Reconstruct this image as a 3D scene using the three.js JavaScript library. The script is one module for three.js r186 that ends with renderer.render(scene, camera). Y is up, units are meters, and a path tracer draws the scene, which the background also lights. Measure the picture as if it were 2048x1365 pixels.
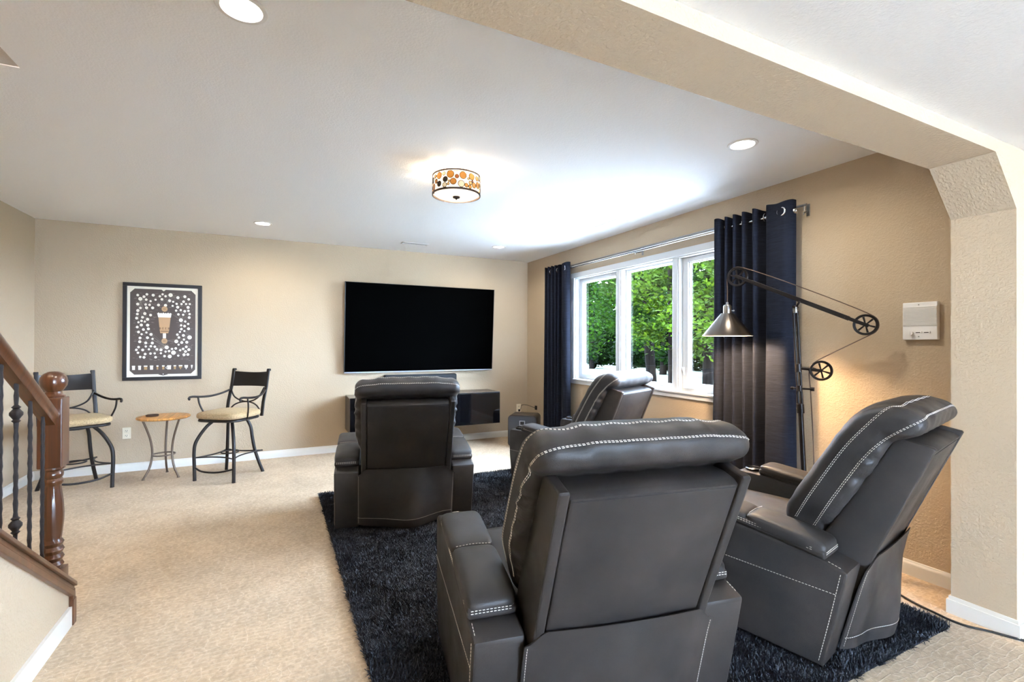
import * as THREE from 'three';
import { RoundedBoxGeometry } from 'three/addons/geometries/RoundedBoxGeometry.js';
import { mergeGeometries, mergeVertices, toCreasedNormals } from 'three/addons/utils/BufferGeometryUtils.js';
import { RectAreaLightUniformsLib } from 'three/addons/lights/RectAreaLightUniformsLib.js';
RectAreaLightUniformsLib.init();

// ------------------------------------------------------------------ camera, sky, exposure
const renderer = new THREE.WebGLRenderer({ antialias: true });
renderer.toneMapping = THREE.LinearToneMapping;
renderer.toneMappingExposure = 2.52;
renderer.shadowMap.enabled = true;
const scene = new THREE.Scene();
scene.background = new THREE.Color().setRGB(23, 31, 43);      // bright overcast sky
const camera = new THREE.PerspectiveCamera(71.03, 2048 / 1365, 0.05, 120);
camera.position.set(0, 1.30, 0);
camera.rotation.order = 'YXZ';
camera.rotation.set(0.0042, -0.4595, 0.0032);
scene.add(camera);
const CAN = 1.9, CANCOL = [1.0, 0.95, 0.85];                     // recessed lamps
const DRUM = 0.75, DRUMCOL = [1.0, 0.88, 0.70];                     // drum ceiling lamp
const FLOORLAMP = 2.2, FLOORCOL = [1.0, 0.74, 0.48];

// ------------------------------------------------------------------ sizes of the room (metres)
const XL = -2.027, XR = 3.216, ZB = -6.005, HC = 2.456;
const ZF = -1.136, ZN = -0.906, HM = 2.1195, HN = 2.175, XP = 2.94;
const XRR = 4.5, ZR = 3.6, T = 0.15;

// ------------------------------------------------------------------ helpers
let seed = 12345;
const rnd = () => { seed |= 0; seed = seed + 0x6D2B79F5 | 0; let t = Math.imul(seed ^ seed >>> 15, 1 | seed); t = t + Math.imul(t ^ t >>> 7, 61 | t) ^ t; return ((t ^ t >>> 14) >>> 0) / 4294967296; };
const rr = (a, b) => a + (b - a) * rnd();
const clamp = (v, a = 0, b = 1) => Math.min(b, Math.max(a, v));
const sstep = (a, b, v) => { const t = clamp((v - a) / (b - a)); return t * t * (3 - 2 * t); };
const lerp = (a, b, t) => a + (b - a) * t;
const V = (x, y, z) => new THREE.Vector3(x, y, z);
function hash(x, y, s = 0) { let h = Math.imul(x, 374761393) + Math.imul(y, 668265263) + Math.imul(s + 1, 1274126177); h = Math.imul(h ^ h >>> 13, 1274126177); return ((h ^ h >>> 16) >>> 0) / 4294967296; }
function vnoise(u, v, px, py, s = 0) {            // value noise, periodic over px, py cells
  const x = u * px, y = v * py, x0 = Math.floor(x), y0 = Math.floor(y), fx = x - x0, fy = y - y0;
  const m = (a, n) => ((a % n) + n) % n, g = (i, j) => hash(m(i, px), m(j, py), s);
  const sx = fx * fx * (3 - 2 * fx), sy = fy * fy * (3 - 2 * fy);
  return lerp(lerp(g(x0, y0), g(x0 + 1, y0), sx), lerp(g(x0, y0 + 1), g(x0 + 1, y0 + 1), sx), sy);
}
const fbm = (u, v, px, py, s, o = 4) => { let a = 0.5, r = 0, t = 0; for (let i = 0; i < o; i++) { r += a * vnoise(u, v, px << i, py << i, s + i); t += a; a *= 0.5; } return r / t; };
function dataTex(n, metres, fn, srgb) {
  const m = Array.isArray(n) ? n : [n, n], d = new Uint8Array(m[0] * m[1] * 4);
  for (let y = 0; y < m[1]; y++) for (let x = 0; x < m[0]; x++) {
    const c = fn(x / m[0], y / m[1], x, y), k = (y * m[0] + x) * 4;
    const q = Array.isArray(c) ? c : [c, c, c];
    d[k] = clamp(q[0], 0, 255); d[k + 1] = clamp(q[1], 0, 255); d[k + 2] = clamp(q[2], 0, 255); d[k + 3] = 255;
  }
  const t = new THREE.DataTexture(d, m[0], m[1]);
  t.wrapS = t.wrapT = THREE.RepeatWrapping; t.magFilter = THREE.LinearFilter; t.minFilter = THREE.LinearMipmapLinearFilter; t.generateMipmaps = true;
  if (srgb) t.colorSpace = THREE.SRGBColorSpace;
  const s = Array.isArray(metres) ? metres : [metres, metres];
  t.repeat.set(1 / s[0], 1 / s[1]); t.needsUpdate = true;
  return t;
}
const mat = (o) => new THREE.MeshPhysicalMaterial(Object.assign({ roughness: 0.6 }, o));
const hex = (h) => new THREE.Color(h);

function boxUV(g) {                                // uv in metres, per triangle along its main axis
  if (g.index) g = g.toNonIndexed();
  if (!g.attributes.normal) g.computeVertexNormals();
  const p = g.attributes.position, uv = new Float32Array(p.count * 2), a = V(), b = V(), c = V(), n = V();
  for (let i = 0; i < p.count; i += 3) {
    a.fromBufferAttribute(p, i); b.fromBufferAttribute(p, i + 1); c.fromBufferAttribute(p, i + 2);
    n.copy(b).sub(a).cross(c.clone().sub(a));
    const ax = Math.abs(n.x), ay = Math.abs(n.y), az = Math.abs(n.z);
    [a, b, c].forEach((q, k) => { const o = (i + k) * 2; if (ay >= ax && ay >= az) { uv[o] = q.x; uv[o + 1] = q.z; } else if (ax >= az) { uv[o] = q.z; uv[o + 1] = q.y; } else { uv[o] = q.x; uv[o + 1] = q.y; } });
  }
  g.setAttribute('uv', new THREE.BufferAttribute(uv, 2));
  for (const k of Object.keys(g.attributes)) if (!['position', 'normal', 'uv', 'color'].includes(k)) g.deleteAttribute(k);
  return g;
}
const merge = (list) => mergeGeometries(list.map((g) => { g = g.index ? g.toNonIndexed() : g; for (const k of Object.keys(g.attributes)) if (!['position', 'normal', 'uv'].includes(k)) g.deleteAttribute(k); return g; }));
const taken = {};
function numbered(n) { taken[n] = (taken[n] ?? -1) + 1; return taken[n] ? n + '_' + String(taken[n]).padStart(3, '0') : n; }
function mesh(name, g, m, parent) { const o = new THREE.Mesh(g, m); o.name = name; o.castShadow = o.receiveShadow = true; parent.add(o); return o; }
function thing(name, label, category, pos = [0, 0, 0], turn = 0, group) {
  const o = new THREE.Group(); o.name = numbered(name); o.position.set(...pos); o.rotation.y = turn;
  o.userData = { label, category }; if (group) o.userData.group = group;
  scene.add(o); return o;
}
function dup(root, pos, turn, label, group) {
  const r = root.clone(); r.name = numbered(root.name.replace(/_\d\d\d$/, '')); r.position.set(...pos); r.rotation.set(0, turn, 0);
  r.userData = { ...root.userData, label }; if (group) r.userData.group = group;
  scene.add(r); return r;
}
function struct(name, label) { const o = new THREE.Group(); o.name = name; o.userData = { kind: 'structure', label, category: 'structure' }; scene.add(o); return o; }
const box = (x0, x1, y0, y1, z0, z1) => { const g = new THREE.BoxGeometry(x1 - x0, y1 - y0, z1 - z0); g.translate((x0 + x1) / 2, (y0 + y1) / 2, (z0 + z1) / 2); return boxUV(g); };
const rbox = (x0, x1, y0, y1, z0, z1, r = 0.008, s = 3) => { const g = new RoundedBoxGeometry(x1 - x0, y1 - y0, z1 - z0, s, Math.min(r, (x1 - x0) / 2.01, (y1 - y0) / 2.01, (z1 - z0) / 2.01)); g.translate((x0 + x1) / 2, (y0 + y1) / 2, (z0 + z1) / 2); return boxUV(g); };
const tube = (pts, r, seg = 24, rad = 8, closed = false) => { const c = new THREE.CatmullRomCurve3(pts.map((p) => V(...p)), closed, 'centripetal'); return capped(new THREE.TubeGeometry(c, seg, r, rad, closed), closed, c, r, rad); };
function capped(g, closed, c, r) {
  if (closed) return g.toNonIndexed();
  const a = new THREE.SphereGeometry(r, 8, 6), b = a.clone(), p = c.getPoint(0), q = c.getPoint(1);
  a.translate(p.x, p.y, p.z); b.translate(q.x, q.y, q.z);
  return merge([g, a, b]);
}
const rod = (a, b, r, rad = 12, r2 = r) => { const p = V(...a), q = V(...b), g = new THREE.CylinderGeometry(r2, r, p.distanceTo(q), rad, 1); g.applyQuaternion(new THREE.Quaternion().setFromUnitVectors(V(0, 1, 0), q.clone().sub(p).normalize())); const m = p.add(q).multiplyScalar(0.5); g.translate(m.x, m.y, m.z); return g; };
const lathe = (pts, seg = 32) => { let g = new THREE.LatheGeometry(pts.map((p) => new THREE.Vector2(p[0], p[1])), seg); return toCreasedNormals(g, 0.7); };
function extrudeX(pts, x0, x1, bevel = 0.006, holes) {   // pts: [z, y] outline, extruded along x
  const s = new THREE.Shape(pts.map((p) => new THREE.Vector2(-p[0], p[1])));
  const g = new THREE.ExtrudeGeometry(s, { depth: x1 - x0 - 2 * bevel, bevelEnabled: bevel > 0, bevelThickness: bevel, bevelSize: bevel, bevelOffset: -bevel, bevelSegments: 3, curveSegments: 12 });
  g.applyMatrix4(new THREE.Matrix4().set(0, 0, 1, x0 + bevel, 0, 1, 0, 0, -1, 0, 0, 0, 0, 0, 0, 1));
  return boxUV(toCreasedNormals(g, 0.6));
}
function extrudeY(pts, y0, y1, bevel = 0) {              // pts: [x, z] outline
  const s = new THREE.Shape(pts.map((p) => new THREE.Vector2(p[0], -p[1])));
  const g = new THREE.ExtrudeGeometry(s, { depth: y1 - y0 - 2 * bevel, bevelEnabled: bevel > 0, bevelThickness: bevel, bevelSize: bevel, bevelOffset: -bevel, bevelSegments: 2 });
  g.applyMatrix4(new THREE.Matrix4().set(1, 0, 0, 0, 0, 0, 1, y0 + bevel, 0, -1, 0, 0, 0, 0, 0, 1));
  return boxUV(toCreasedNormals(g, 0.6));
}
function extrudeZ(pts, z0, z1, bevel = 0) {              // pts: [x, y] outline
  const s = new THREE.Shape(pts.map((p) => new THREE.Vector2(p[0], p[1])));
  const g = new THREE.ExtrudeGeometry(s, { depth: z1 - z0 - 2 * bevel, bevelEnabled: bevel > 0, bevelThickness: bevel, bevelSize: bevel, bevelOffset: -bevel, bevelSegments: 2 });
  g.translate(0, 0, z0 + bevel);
  return boxUV(toCreasedNormals(g, 0.6));
}
function grid(nu, nv, f, wrapU = false) {                // surface from f(u, v)
  const pos = [], idx = [], uu = wrapU ? nu : nu + 1;
  for (let j = 0; j <= nv; j++) for (let i = 0; i < uu; i++) pos.push(...f(i / nu, j / nv));
  for (let j = 0; j < nv; j++) for (let i = 0; i < nu; i++) { const a = j * uu + i, b = j * uu + (i + 1) % uu, c = a + uu, d = b + uu; idx.push(a, b, d, a, d, c); }
  const g = new THREE.BufferGeometry(); g.setAttribute('position', new THREE.Float32BufferAttribute(pos, 3)); g.setIndex(idx); g.computeVertexNormals(); return g;
}
function pillow(a, b, c, e1 = 0.25, e2 = 0.45, nu = 48, nv = 24) {   // superellipsoid, half sizes a (x), b (y), c (z)
  const sp = (w, e) => Math.sign(w) * Math.pow(Math.abs(w), e);
  return grid(nu, nv, (u, v) => { const th = -u * 2 * Math.PI, ph = (v - 0.5) * Math.PI, k = sp(Math.cos(ph), e2); return [a * k * sp(Math.cos(th), e1), b * sp(Math.sin(ph), e2), c * k * sp(Math.sin(th), e1)]; }, true);
}
function move(g, x, y, z) { g.translate(x, y, z); return g; }

// ------------------------------------------------------------------ textures and materials
const wallBump = dataTex(512, 0.30, (u, v) => 255 * sstep(0.3, 0.75, fbm(u, v, 40, 40, 3, 3)));
const ceilBump = dataTex(512, 0.36, (u, v) => 255 * sstep(0.25, 0.8, fbm(u, v, 56, 56, 8, 3)));
const leatherMap = dataTex(512, 0.9, (u, v) => { const n = fbm(u, v, 6, 6, 21, 5) - 0.5, f = fbm(u, v, 40, 40, 5, 3) - 0.5; const k = 1 + 0.95 * n + 0.2 * f; return [39 * k, 33 * k, 29 * k]; }, true);
const leatherRough = dataTex(512, 0.7, (u, v) => 255 * clamp(0.66 + 0.34 * (fbm(u, v, 7, 7, 33, 4) - 0.5)));
const leatherBump = dataTex(512, 0.075, (u, v) => { let a = 9, b = 9; const n = 34, x = u * n, y = v * n, xi = Math.floor(x), yi = Math.floor(y); for (let j = -1; j < 2; j++) for (let i = -1; i < 2; i++) { const cx = (xi + i + n) % n, cy = (yi + j + n) % n, dx = xi + i + hash(cx, cy, 1) - x, dy = yi + j + hash(cx, cy, 2) - y, q = dx * dx + dy * dy; if (q < a) { b = a; a = q; } else if (q < b) b = q; } return 255 * sstep(0.0, 0.3, Math.sqrt(b) - Math.sqrt(a)); });
const carpetTile = 0.75;
const carpetLines = (() => {                              // wandering lattice of raised lighter loops
  const n = 1024, f = new Float32Array(n * n), put = (x, y, w) => { for (let j = -6; j <= 6; j++) for (let i = -6; i <= 6; i++) { const q = Math.exp(-(i * i + j * j) / w), k = (((y + j + n) % n) * n) + ((x + i + n) % n); f[k] = Math.max(f[k], q); } };
  const rows = 26, cols = 16;
  for (let r = 0; r < rows; r++) for (let s = 0; s < n; s++) { const u = s / n; if (vnoise(u, r / rows, 26, rows, 71) < 0.2) continue; const y = (r + 0.5 + 0.75 * (vnoise(u, (r + 0.5) / rows, 22, rows, 31) - 0.5)) * n / rows; put(s, Math.floor(y), 9); }
  for (let c = 0; c < cols; c++) for (let s = 0; s < n; s++) { const v = s / n; if (vnoise(v, c / cols, 34, cols, 72) < 0.34) continue; const x = (c + 0.5 + 1.1 * (vnoise(v, (c + 0.5) / cols, 30, cols, 41) - 0.5)) * n / cols; put(Math.floor(x) % n, s, 8); }
  return (x, y) => f[(y % n) * n + (x % n)];
})();
const carpetMap = dataTex(1024, carpetTile, (u, v, x, y) => { const l = carpetLines(x, y), k = 0.86 + 0.26 * hash(x, y, 5) * 0.6 + 0.16 * (fbm(u, v, 64, 64, 17, 2) - 0.5) + 0.1 * (fbm(u, v, 4, 4, 9, 3) - 0.5); return [lerp(193, 204, l) * k, lerp(170, 183, l) * k, lerp(143, 157, l) * k]; }, true);
const carpetBump = dataTex(1024, carpetTile, (u, v, x, y) => 90 + 110 * carpetLines(x, y) + 70 * (hash(x >> 1, y >> 1, 6) - 0.5));
const woodMap = (base, scale) => dataTex([256, 1024], scale, (u, v) => { const g = fbm(u, v, 40, 3, 11, 4), w = fbm(u, v, 8, 2, 3, 3), k = 0.62 + 0.5 * g + 0.3 * w; return base.map((c) => c * k); }, true);
const oakMap = woodMap([74, 40, 17], [0.25, 1.0]);
const tableWood = woodMap([196, 140, 76], [0.25, 0.8]);
const clothMap = dataTex(512, 0.35, (u, v) => { const s = fbm(u, v, 6, 120, 14, 3), k = 0.72 + 0.56 * s; return [27 * k, 29 * k, 37 * k]; }, true);
const clothBump = dataTex(512, 0.35, (u, v) => 255 * fbm(u, v, 8, 150, 15, 3));
const seatMap = dataTex(256, 0.16, (u, v, x, y) => { const k = 0.7 + 0.5 * fbm(u, v, 30, 60, 6, 3) + 0.2 * (hash(x, y, 3) - 0.5); return [168 * k, 142 * k, 104 * k]; }, true);
const barkMap = dataTex([128, 512], [0.5, 1.2], (u, v) => { const k = 0.4 + 0.9 * fbm(u, v, 14, 5, 4, 4); return [12 * k, 9 * k, 7 * k]; }, true);

const M = {
  wall: mat({ color: hex('#b39f85'), roughness: 0.75, bumpMap: wallBump, bumpScale: 0.0008, specularIntensity: 0.4 }),
  ceiling: mat({ color: hex('#fafafa'), roughness: 0.9, bumpMap: ceilBump, bumpScale: 0.0004, specularIntensity: 0.3 }),
  trim: mat({ color: hex('#d3cdc2'), roughness: 0.38 }),
  vinyl: mat({ color: hex('#d8d9d9'), roughness: 0.35 }),
  carpet: mat({ map: carpetMap, roughness: 1, bumpMap: carpetBump, bumpScale: 0.0013, specularIntensity: 0.1, sheen: 0.3, sheenRoughness: 0.6, sheenColor: hex('#e8d8c0') }),
  leather: mat({ map: leatherMap, roughness: 0.61, roughnessMap: leatherRough, bumpMap: leatherBump, bumpScale: 0.0004, specularIntensity: 0.75 }),
  darkLeather: mat({ color: hex('#2a2624'), roughness: 0.6 }),
  thread: mat({ color: hex('#cfc4b6'), roughness: 0.8 }),
  seam: mat({ color: hex('#1d1a19'), roughness: 0.8 }),
  cup: mat({ color: hex('#101114'), roughness: 0.25 }),
  oak: mat({ map: oakMap, roughness: 0.3, clearcoat: 0.5, clearcoatRoughness: 0.18 }),
  iron: mat({ color: hex('#2e2622'), roughness: 0.42, metalness: 0.55, bumpMap: dataTex(128, 0.03, (u, v) => 255 * fbm(u, v, 6, 6, 2, 2)), bumpScale: 0.001 }),
  stoolIron: mat({ color: hex('#26211e'), roughness: 0.45, metalness: 0.4 }),
  stoolPanel: mat({ color: hex('#2a2522'), roughness: 0.32, metalness: 0.6 }),
  seat: mat({ map: seatMap, roughness: 1, sheen: 0.4, sheenColor: hex('#d8c49a'), bumpMap: seatMap, bumpScale: 0.002 }),
  tableWood: mat({ map: tableWood, roughness: 0.35 }),
  tableIron: mat({ color: hex('#6a5a4c'), roughness: 0.4, metalness: 0.6 }),
  screen: mat({ color: hex('#000000'), roughness: 0.6, specularIntensity: 0.02 }),
  black: mat({ color: hex('#0b0b0c'), roughness: 0.4 }),
  gloss: mat({ color: hex('#08080a'), roughness: 0.05, specularIntensity: 0.9 }),
  cabinet: mat({ color: hex('#4a4039'), roughness: 0.45 }),
  cabinetTop: mat({ color: hex('#17181b'), roughness: 0.16 }),
  grille: mat({ color: hex('#161a20'), roughness: 0.8 }),
  silver: mat({ color: hex('#b9bec4'), roughness: 0.3, metalness: 0.9 }),
  chrome: mat({ color: hex('#c6c8cb'), roughness: 0.18, metalness: 1 }),
  nickel: mat({ color: hex('#8d8a86'), roughness: 0.3, metalness: 1 }),
  curtain: mat({ map: clothMap, roughness: 0.95, bumpMap: clothBump, bumpScale: 0.0012, specularIntensity: 0.2, side: THREE.DoubleSide }),
  lampMetal: mat({ color: hex('#211c1a'), roughness: 0.4, metalness: 0.7 }),
  shadeMetal: mat({ color: hex('#5f5750'), roughness: 0.30, metalness: 1, side: THREE.DoubleSide }),
  shadeIn: mat({ color: hex('#f0e6d6'), roughness: 0.6, side: THREE.DoubleSide }),
  cord: mat({ color: hex('#15120f'), roughness: 0.6 }),
  brownCord: mat({ color: hex('#4a3424'), roughness: 0.7 }),
  ivory: mat({ color: hex('#e6dac2'), roughness: 0.4 }),
  plastic: mat({ color: hex('#e9e6e2'), roughness: 0.4 }),
  slot: mat({ color: hex('#3a332c'), roughness: 0.7 }),
  glass: mat({ color: 0xffffff, transmission: 1, roughness: 0, thickness: 0, ior: 1.5 }),
  bronze: mat({ color: hex('#2c1b0e'), roughness: 0.6, metalness: 0.3 }),
  frame: mat({ color: hex('#1c1512'), roughness: 0.45 }),
  bark: mat({ map: barkMap, roughness: 1, specularIntensity: 0.05, bumpMap: barkMap, bumpScale: 0.01 }),
  pavement: mat({ color: hex('#b6b2ac'), roughness: 0.95 }),
  fibre: mat({ color: 0xffffff, roughness: 0.55, specularIntensity: 0.5, side: THREE.DoubleSide }),
  rugBack: mat({ color: hex('#14161b'), roughness: 1 }),
};

// ------------------------------------------------------------------ the room
{
  const f = struct('floor', 'beige patterned loop carpet'); f.userData.category = 'floor';
  mesh('carpet', box(XL - T, XRR + T, -0.12, 0, ZB - T, ZR + T), M.carpet, f);

  const wb = struct('wall_back', 'tan textured wall behind the television'); wb.userData.category = 'wall';
  mesh('wall_panel', box(XL - T, XR + T, 0, HC + 0.1, ZB - T, ZB), M.wall, wb);
  const wl = struct('wall_left', 'tan wall on the stair side'); wl.userData.category = 'wall';
  mesh('wall_panel', box(XL - T, XL, 0, 5.0, ZB, ZR), M.wall, wl);

  // window wall with its opening
  const wr = struct('wall_right', 'tan wall with the triple window'); wr.userData.category = 'wall';
  const oz0 = -4.805, oz1 = -2.40, oy0 = 0.858, oy1 = 2.085;
  for (const b of [[ZB, oz0, 0, HC + 0.1], [oz1, ZN, 0, HC + 0.1], [oz0, oz1, 0, oy0], [oz0, oz1, oy1, HC + 0.1]])
    mesh('wall_panel', box(XR, XR + T, b[2], b[3], b[0], b[1]), M.wall, wr);

  // ceilings
  const hx = -0.973, hz = -2.731;
  const c = struct('ceiling', 'smooth white ceiling with recessed lamps'); c.userData.category = 'ceiling';
  const cy = HC + 0.12, cx1 = 3.066;
  mesh('ceiling_panel', box(XL, cx1, HC, cy, ZB, hz), M.ceiling, c);
  mesh('ceiling_panel', box(hx, cx1, HC, cy, hz, ZN), M.ceiling, c);
  mesh('ceiling_panel', box(cx1, XR + T, HC + 0.02, cy, ZB, ZN), M.ceiling, c);
  mesh('ceiling_joint', extrudeZ([[cx1, HC + 0.03], [cx1, HC], [XR, HC - 0.011], [XR, HC + 0.03]], ZB, ZN), M.ceiling, c);   // slightly humped strip along the window wall
  mesh('low_ceiling_panel', box(-0.84, XRR, HN, HN + 0.12, ZN, ZR), M.ceiling, c);
  // stairwell above the opening
  const sw = struct('wall_stairwell', 'tan walls of the stairwell above the ceiling opening'); sw.userData.category = 'wall';
  mesh('wall_panel', box(XL, hx, HC + 0.004, 5, hz - 0.12, hz), M.wall, sw);
  mesh('wall_panel', box(hx, hx + 0.12, HC + 0.124, 5, hz - 0.12, ZR), M.wall, sw);
  mesh('wall_panel', box(XL, hx + 0.12, 5, 5.1, hz - 0.12, ZR), M.ceiling, sw);
  mesh('wall_panel', box(XL, hx + 0.133, 0, 5, ZR, ZR + T), M.wall, sw);
  mesh('wall_panel', box(hx, -0.84, 0, HC + 0.124, ZN, ZR), M.wall, sw);

  const sl = thing('stairwell_lamp', 'white globe lamp on the stairwell ceiling', 'ceiling lamp', [-1.5, 5, -0.9]);
  mesh('globe', move(new THREE.SphereGeometry(0.11, 24, 16), 0, -0.14, 0), mat({ color: 0xffffff, emissive: new THREE.Color().setRGB(1, 0.85, 0.66), emissiveIntensity: 2 }), sl);
  mesh('canopy', rod([0, -0.05, 0], [0, -0.001, 0], 0.07, 24), M.trim, sl);
  const slp = new THREE.PointLight(new THREE.Color().setRGB(1, 0.86, 0.68), 5); slp.position.set(-1.5, 4.86, -0.9); slp.castShadow = true; slp.shadow.radius = 5; slp.name = 'stairwell_lamp_light'; scene.add(slp);
  // dropped beam with its canted corner, and the pillar
  const bm = struct('ceiling_beam', 'tan textured beam crossing the ceiling'); bm.userData.category = 'beam';
  mesh('beam_body', extrudeZ([[-0.84, HM], [2.734, HM], [XP, 1.905], [XR + T, 1.905], [XR + T, HC], [-0.84, HC]], ZF, ZN), M.wall, bm);
  mesh('beam_body', box(hx, -0.84, HM, HC, ZF, ZN), M.wall, bm);
  const pl = struct('pillar', 'tan textured wall end beside the window wall'); pl.userData.category = 'pillar';
  mesh('pillar_body', box(XP, XRR + T, 0, 1.905, ZF, ZN), M.wall, pl);
  mesh('pillar_head', box(XR + T, XRR + T, 1.905, HC, ZF, ZN), M.wall, pl);

  // space behind the camera with its glazed door
  const rw = struct('wall_rear', 'tan wall behind the camera with a glazed door'); rw.userData.category = 'wall';
  const dx0 = 0.6, dx1 = 2.4, dy1 = 2.06, dxm = 1.5;
  for (const b of [[-0.84, dx0, 0, HN], [dx1, XRR, 0, HN], [dx0, dx1, dy1, HN]]) mesh('wall_panel', box(b[0], b[1], b[2], b[3], ZR, ZR + T), M.wall, rw);
  const ns = struct('wall_near', 'tan side wall of the space behind the camera'); ns.userData.category = 'wall';
  mesh('wall_panel', box(XRR, XRR + T, 0, HN + 0.12, ZN, ZR + T), M.wall, ns);
  const d1 = struct('door_1', 'white framed sliding glass door behind the camera'); d1.userData.category = 'door';
  for (const [x0, x1] of [[dx0, dx0 + 0.08], [dxm - 0.04, dxm + 0.04], [dx1 - 0.08, dx1]]) mesh('door_frame', box(x0, x1, 0, dy1, ZR + 0.03, ZR + 0.1), M.vinyl, d1);
  for (const [y0, y1] of [[0, 0.1], [dy1 - 0.08, dy1]]) { mesh('door_frame', box(dx0 + 0.08, dxm - 0.04, y0, y1, ZR + 0.03, ZR + 0.1), M.vinyl, d1); mesh('door_frame', box(dxm + 0.04, dx1 - 0.08, y0, y1, ZR + 0.03, ZR + 0.1), M.vinyl, d1); }
  for (const [x0, x1] of [[dx0 + 0.08, dxm - 0.04], [dxm + 0.04, dx1 - 0.08]]) { const p = new THREE.PlaneGeometry(x1 - x0, dy1 - 0.18); p.translate((x0 + x1) / 2, (dy1 + 0.02) / 2, ZR + 0.065); mesh('pane', p, M.glass, d1); }

  // baseboards with a moulded top
  const prof = [[0, 0], [0.014, 0], [0.014, 0.060], [0.011, 0.068], [0.008, 0.071], [0.006, 0.081], [0, 0.083]];
  const baseboard = (name, x0, z0, x1, z1, label) => {           // runs from a to b, standing off to the left of the run
    const o = struct(name, label); o.userData.category = 'baseboard';
    const L = Math.hypot(x1 - x0, z1 - z0), g = extrudeZ(prof, 0, L);
    const ux = (x1 - x0) / L, uz = (z1 - z0) / L, nx = uz, nz = -ux; // local x -> n, local z -> u
    g.applyMatrix4(new THREE.Matrix4().set(nx, 0, ux, x0, 0, 1, 0, 0, nz, 0, uz, z0, 0, 0, 0, 1));
    mesh('board', boxUV(g), M.trim, o);
    return o;
  };
  baseboard('baseboard_back', XR, ZB, XL, ZB, 'white baseboard under the television wall').children[0];
  baseboard('baseboard_left', XL, ZB, XL, -2.95, 'white baseboard along the stair side wall');
  baseboard('baseboard_right', XR, ZF, XR, ZB, 'white baseboard along the window wall');
  // round the pillar
  const bp = struct('baseboard_pillar', 'white baseboard wrapped round the pillar'); bp.userData.category = 'baseboard';
  const ring = (e, y0, y1) => box(XP - e, XRR, y0, y1, ZF - e, ZN + e);
  const w = 0.095;
  mesh('board', merge([extrudeX([[ZF - 0.014, 0], [ZN + 0.014, 0], [ZN + 0.014, 0.066], [ZF - 0.014, 0.066]], XP - 0.014, XP, 0), extrudeX([[ZF - 0.007, 0.066], [ZN + 0.007, 0.066], [ZN + 0.007, 0.083], [ZF - 0.007, 0.083]], XP - 0.007, XP, 0), box(XP, XRR, 0, 0.066, ZN, ZN + 0.014), box(XP, XRR, 0.066, 0.083, ZN, ZN + 0.007), box(XP, XR - 0.014, 0, 0.066, ZF - 0.014, ZF), box(XP, XR - 0.014, 0.066, 0.083, ZF - 0.007, ZF)]), M.trim, bp);

  // triple window
  const wn = struct('window_1', 'white triple casement window looking onto trees'); wn.userData.category = 'window';
  const xi = XR, units = [oz0, -4.0, -3.205, oz1];
  // picture-frame casing
  const cas = (z0, z1, y0, y1) => rbox(xi - 0.018, xi + 0.004, y0, y1, z0, z1, 0.006);
  const cw = 0.062;
  mesh('casing', cas(oz0 - cw, oz1 + cw, oy1 - 0.008, oy1 + cw - 0.008), M.vinyl, wn);
  mesh('casing', cas(oz0 - cw, oz1 + cw, oy0 - 0.040, oy0 + 0.008), M.vinyl, wn);
  for (const z of [oz0 - cw, oz1 - 0.008]) mesh('casing', cas(z, z + cw + 0.008, oy0 + 0.008, oy1 - 0.008), M.vinyl, wn);
  mesh('sill', rbox(xi - 0.032, xi + 0.06, oy0 + 0.0005, oy0 + 0.020, oz0 + 0.001, oz1 - 0.001, 0.006), M.vinyl, wn);
  // jamb lining
  mesh('jamb', box(xi + 0.0, xi + T, oy1 - 0.02, oy1 - 0.001, oz0 + 0.001, oz1 - 0.001), M.vinyl, wn);
  for (const z of [oz0 + 0.001, oz1 - 0.02]) mesh('jamb', box(xi, xi + T, oy0 + 0.02, oy1 - 0.02, z, z + 0.019), M.vinyl, wn);
  mesh('jamb', box(xi + 0.06, xi + T, oy0 + 0.001, oy0 + 0.04, oz0 + 0.02, oz1 - 0.02), M.vinyl, wn);
  for (const z of [units[1], units[2]]) {
    mesh('mullion', rbox(xi + 0.012, xi + T - 0.01, oy0 + 0.02, oy1 - 0.02, z - 0.042, z + 0.042, 0.004), M.vinyl, wn);
    mesh('mullion_strip', rbox(xi + 0.004, xi + 0.014, oy0 + 0.02, oy1 - 0.02, z - 0.026, z + 0.026, 0.003), M.vinyl, wn);
  }
  for (let k = 0; k < 3; k++) {
    const z0 = units[k] + (k ? 0.043 : 0.021), z1 = units[k + 1] - (k < 2 ? 0.043 : 0.021), y0 = oy0 + 0.041, y1 = oy1 - 0.021;
    const sw_ = k === 1 ? 0.022 : 0.06, sh = k === 1 ? 0.02 : 0.042, xa = xi + (k === 1 ? 0.07 : 0.055), xb = xi + 0.11;
    const sash = new THREE.Group(); sash.name = 'sash'; wn.add(sash);
    mesh('stile', rbox(xa, xb, y0, y1, z0, z0 + sw_, 0.004), M.vinyl, sash); mesh('stile', rbox(xa, xb, y0, y1, z1 - sw_, z1, 0.004), M.vinyl, sash);
    mesh('rail', rbox(xa, xb, y0, y0 + sh, z0 + sw_, z1 - sw_, 0.004), M.vinyl, sash); mesh('rail', rbox(xa, xb, y1 - sh, y1, z0 + sw_, z1 - sw_, 0.004), M.vinyl, sash);
    // thin glazing bead
    const bd = 0.008;
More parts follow.
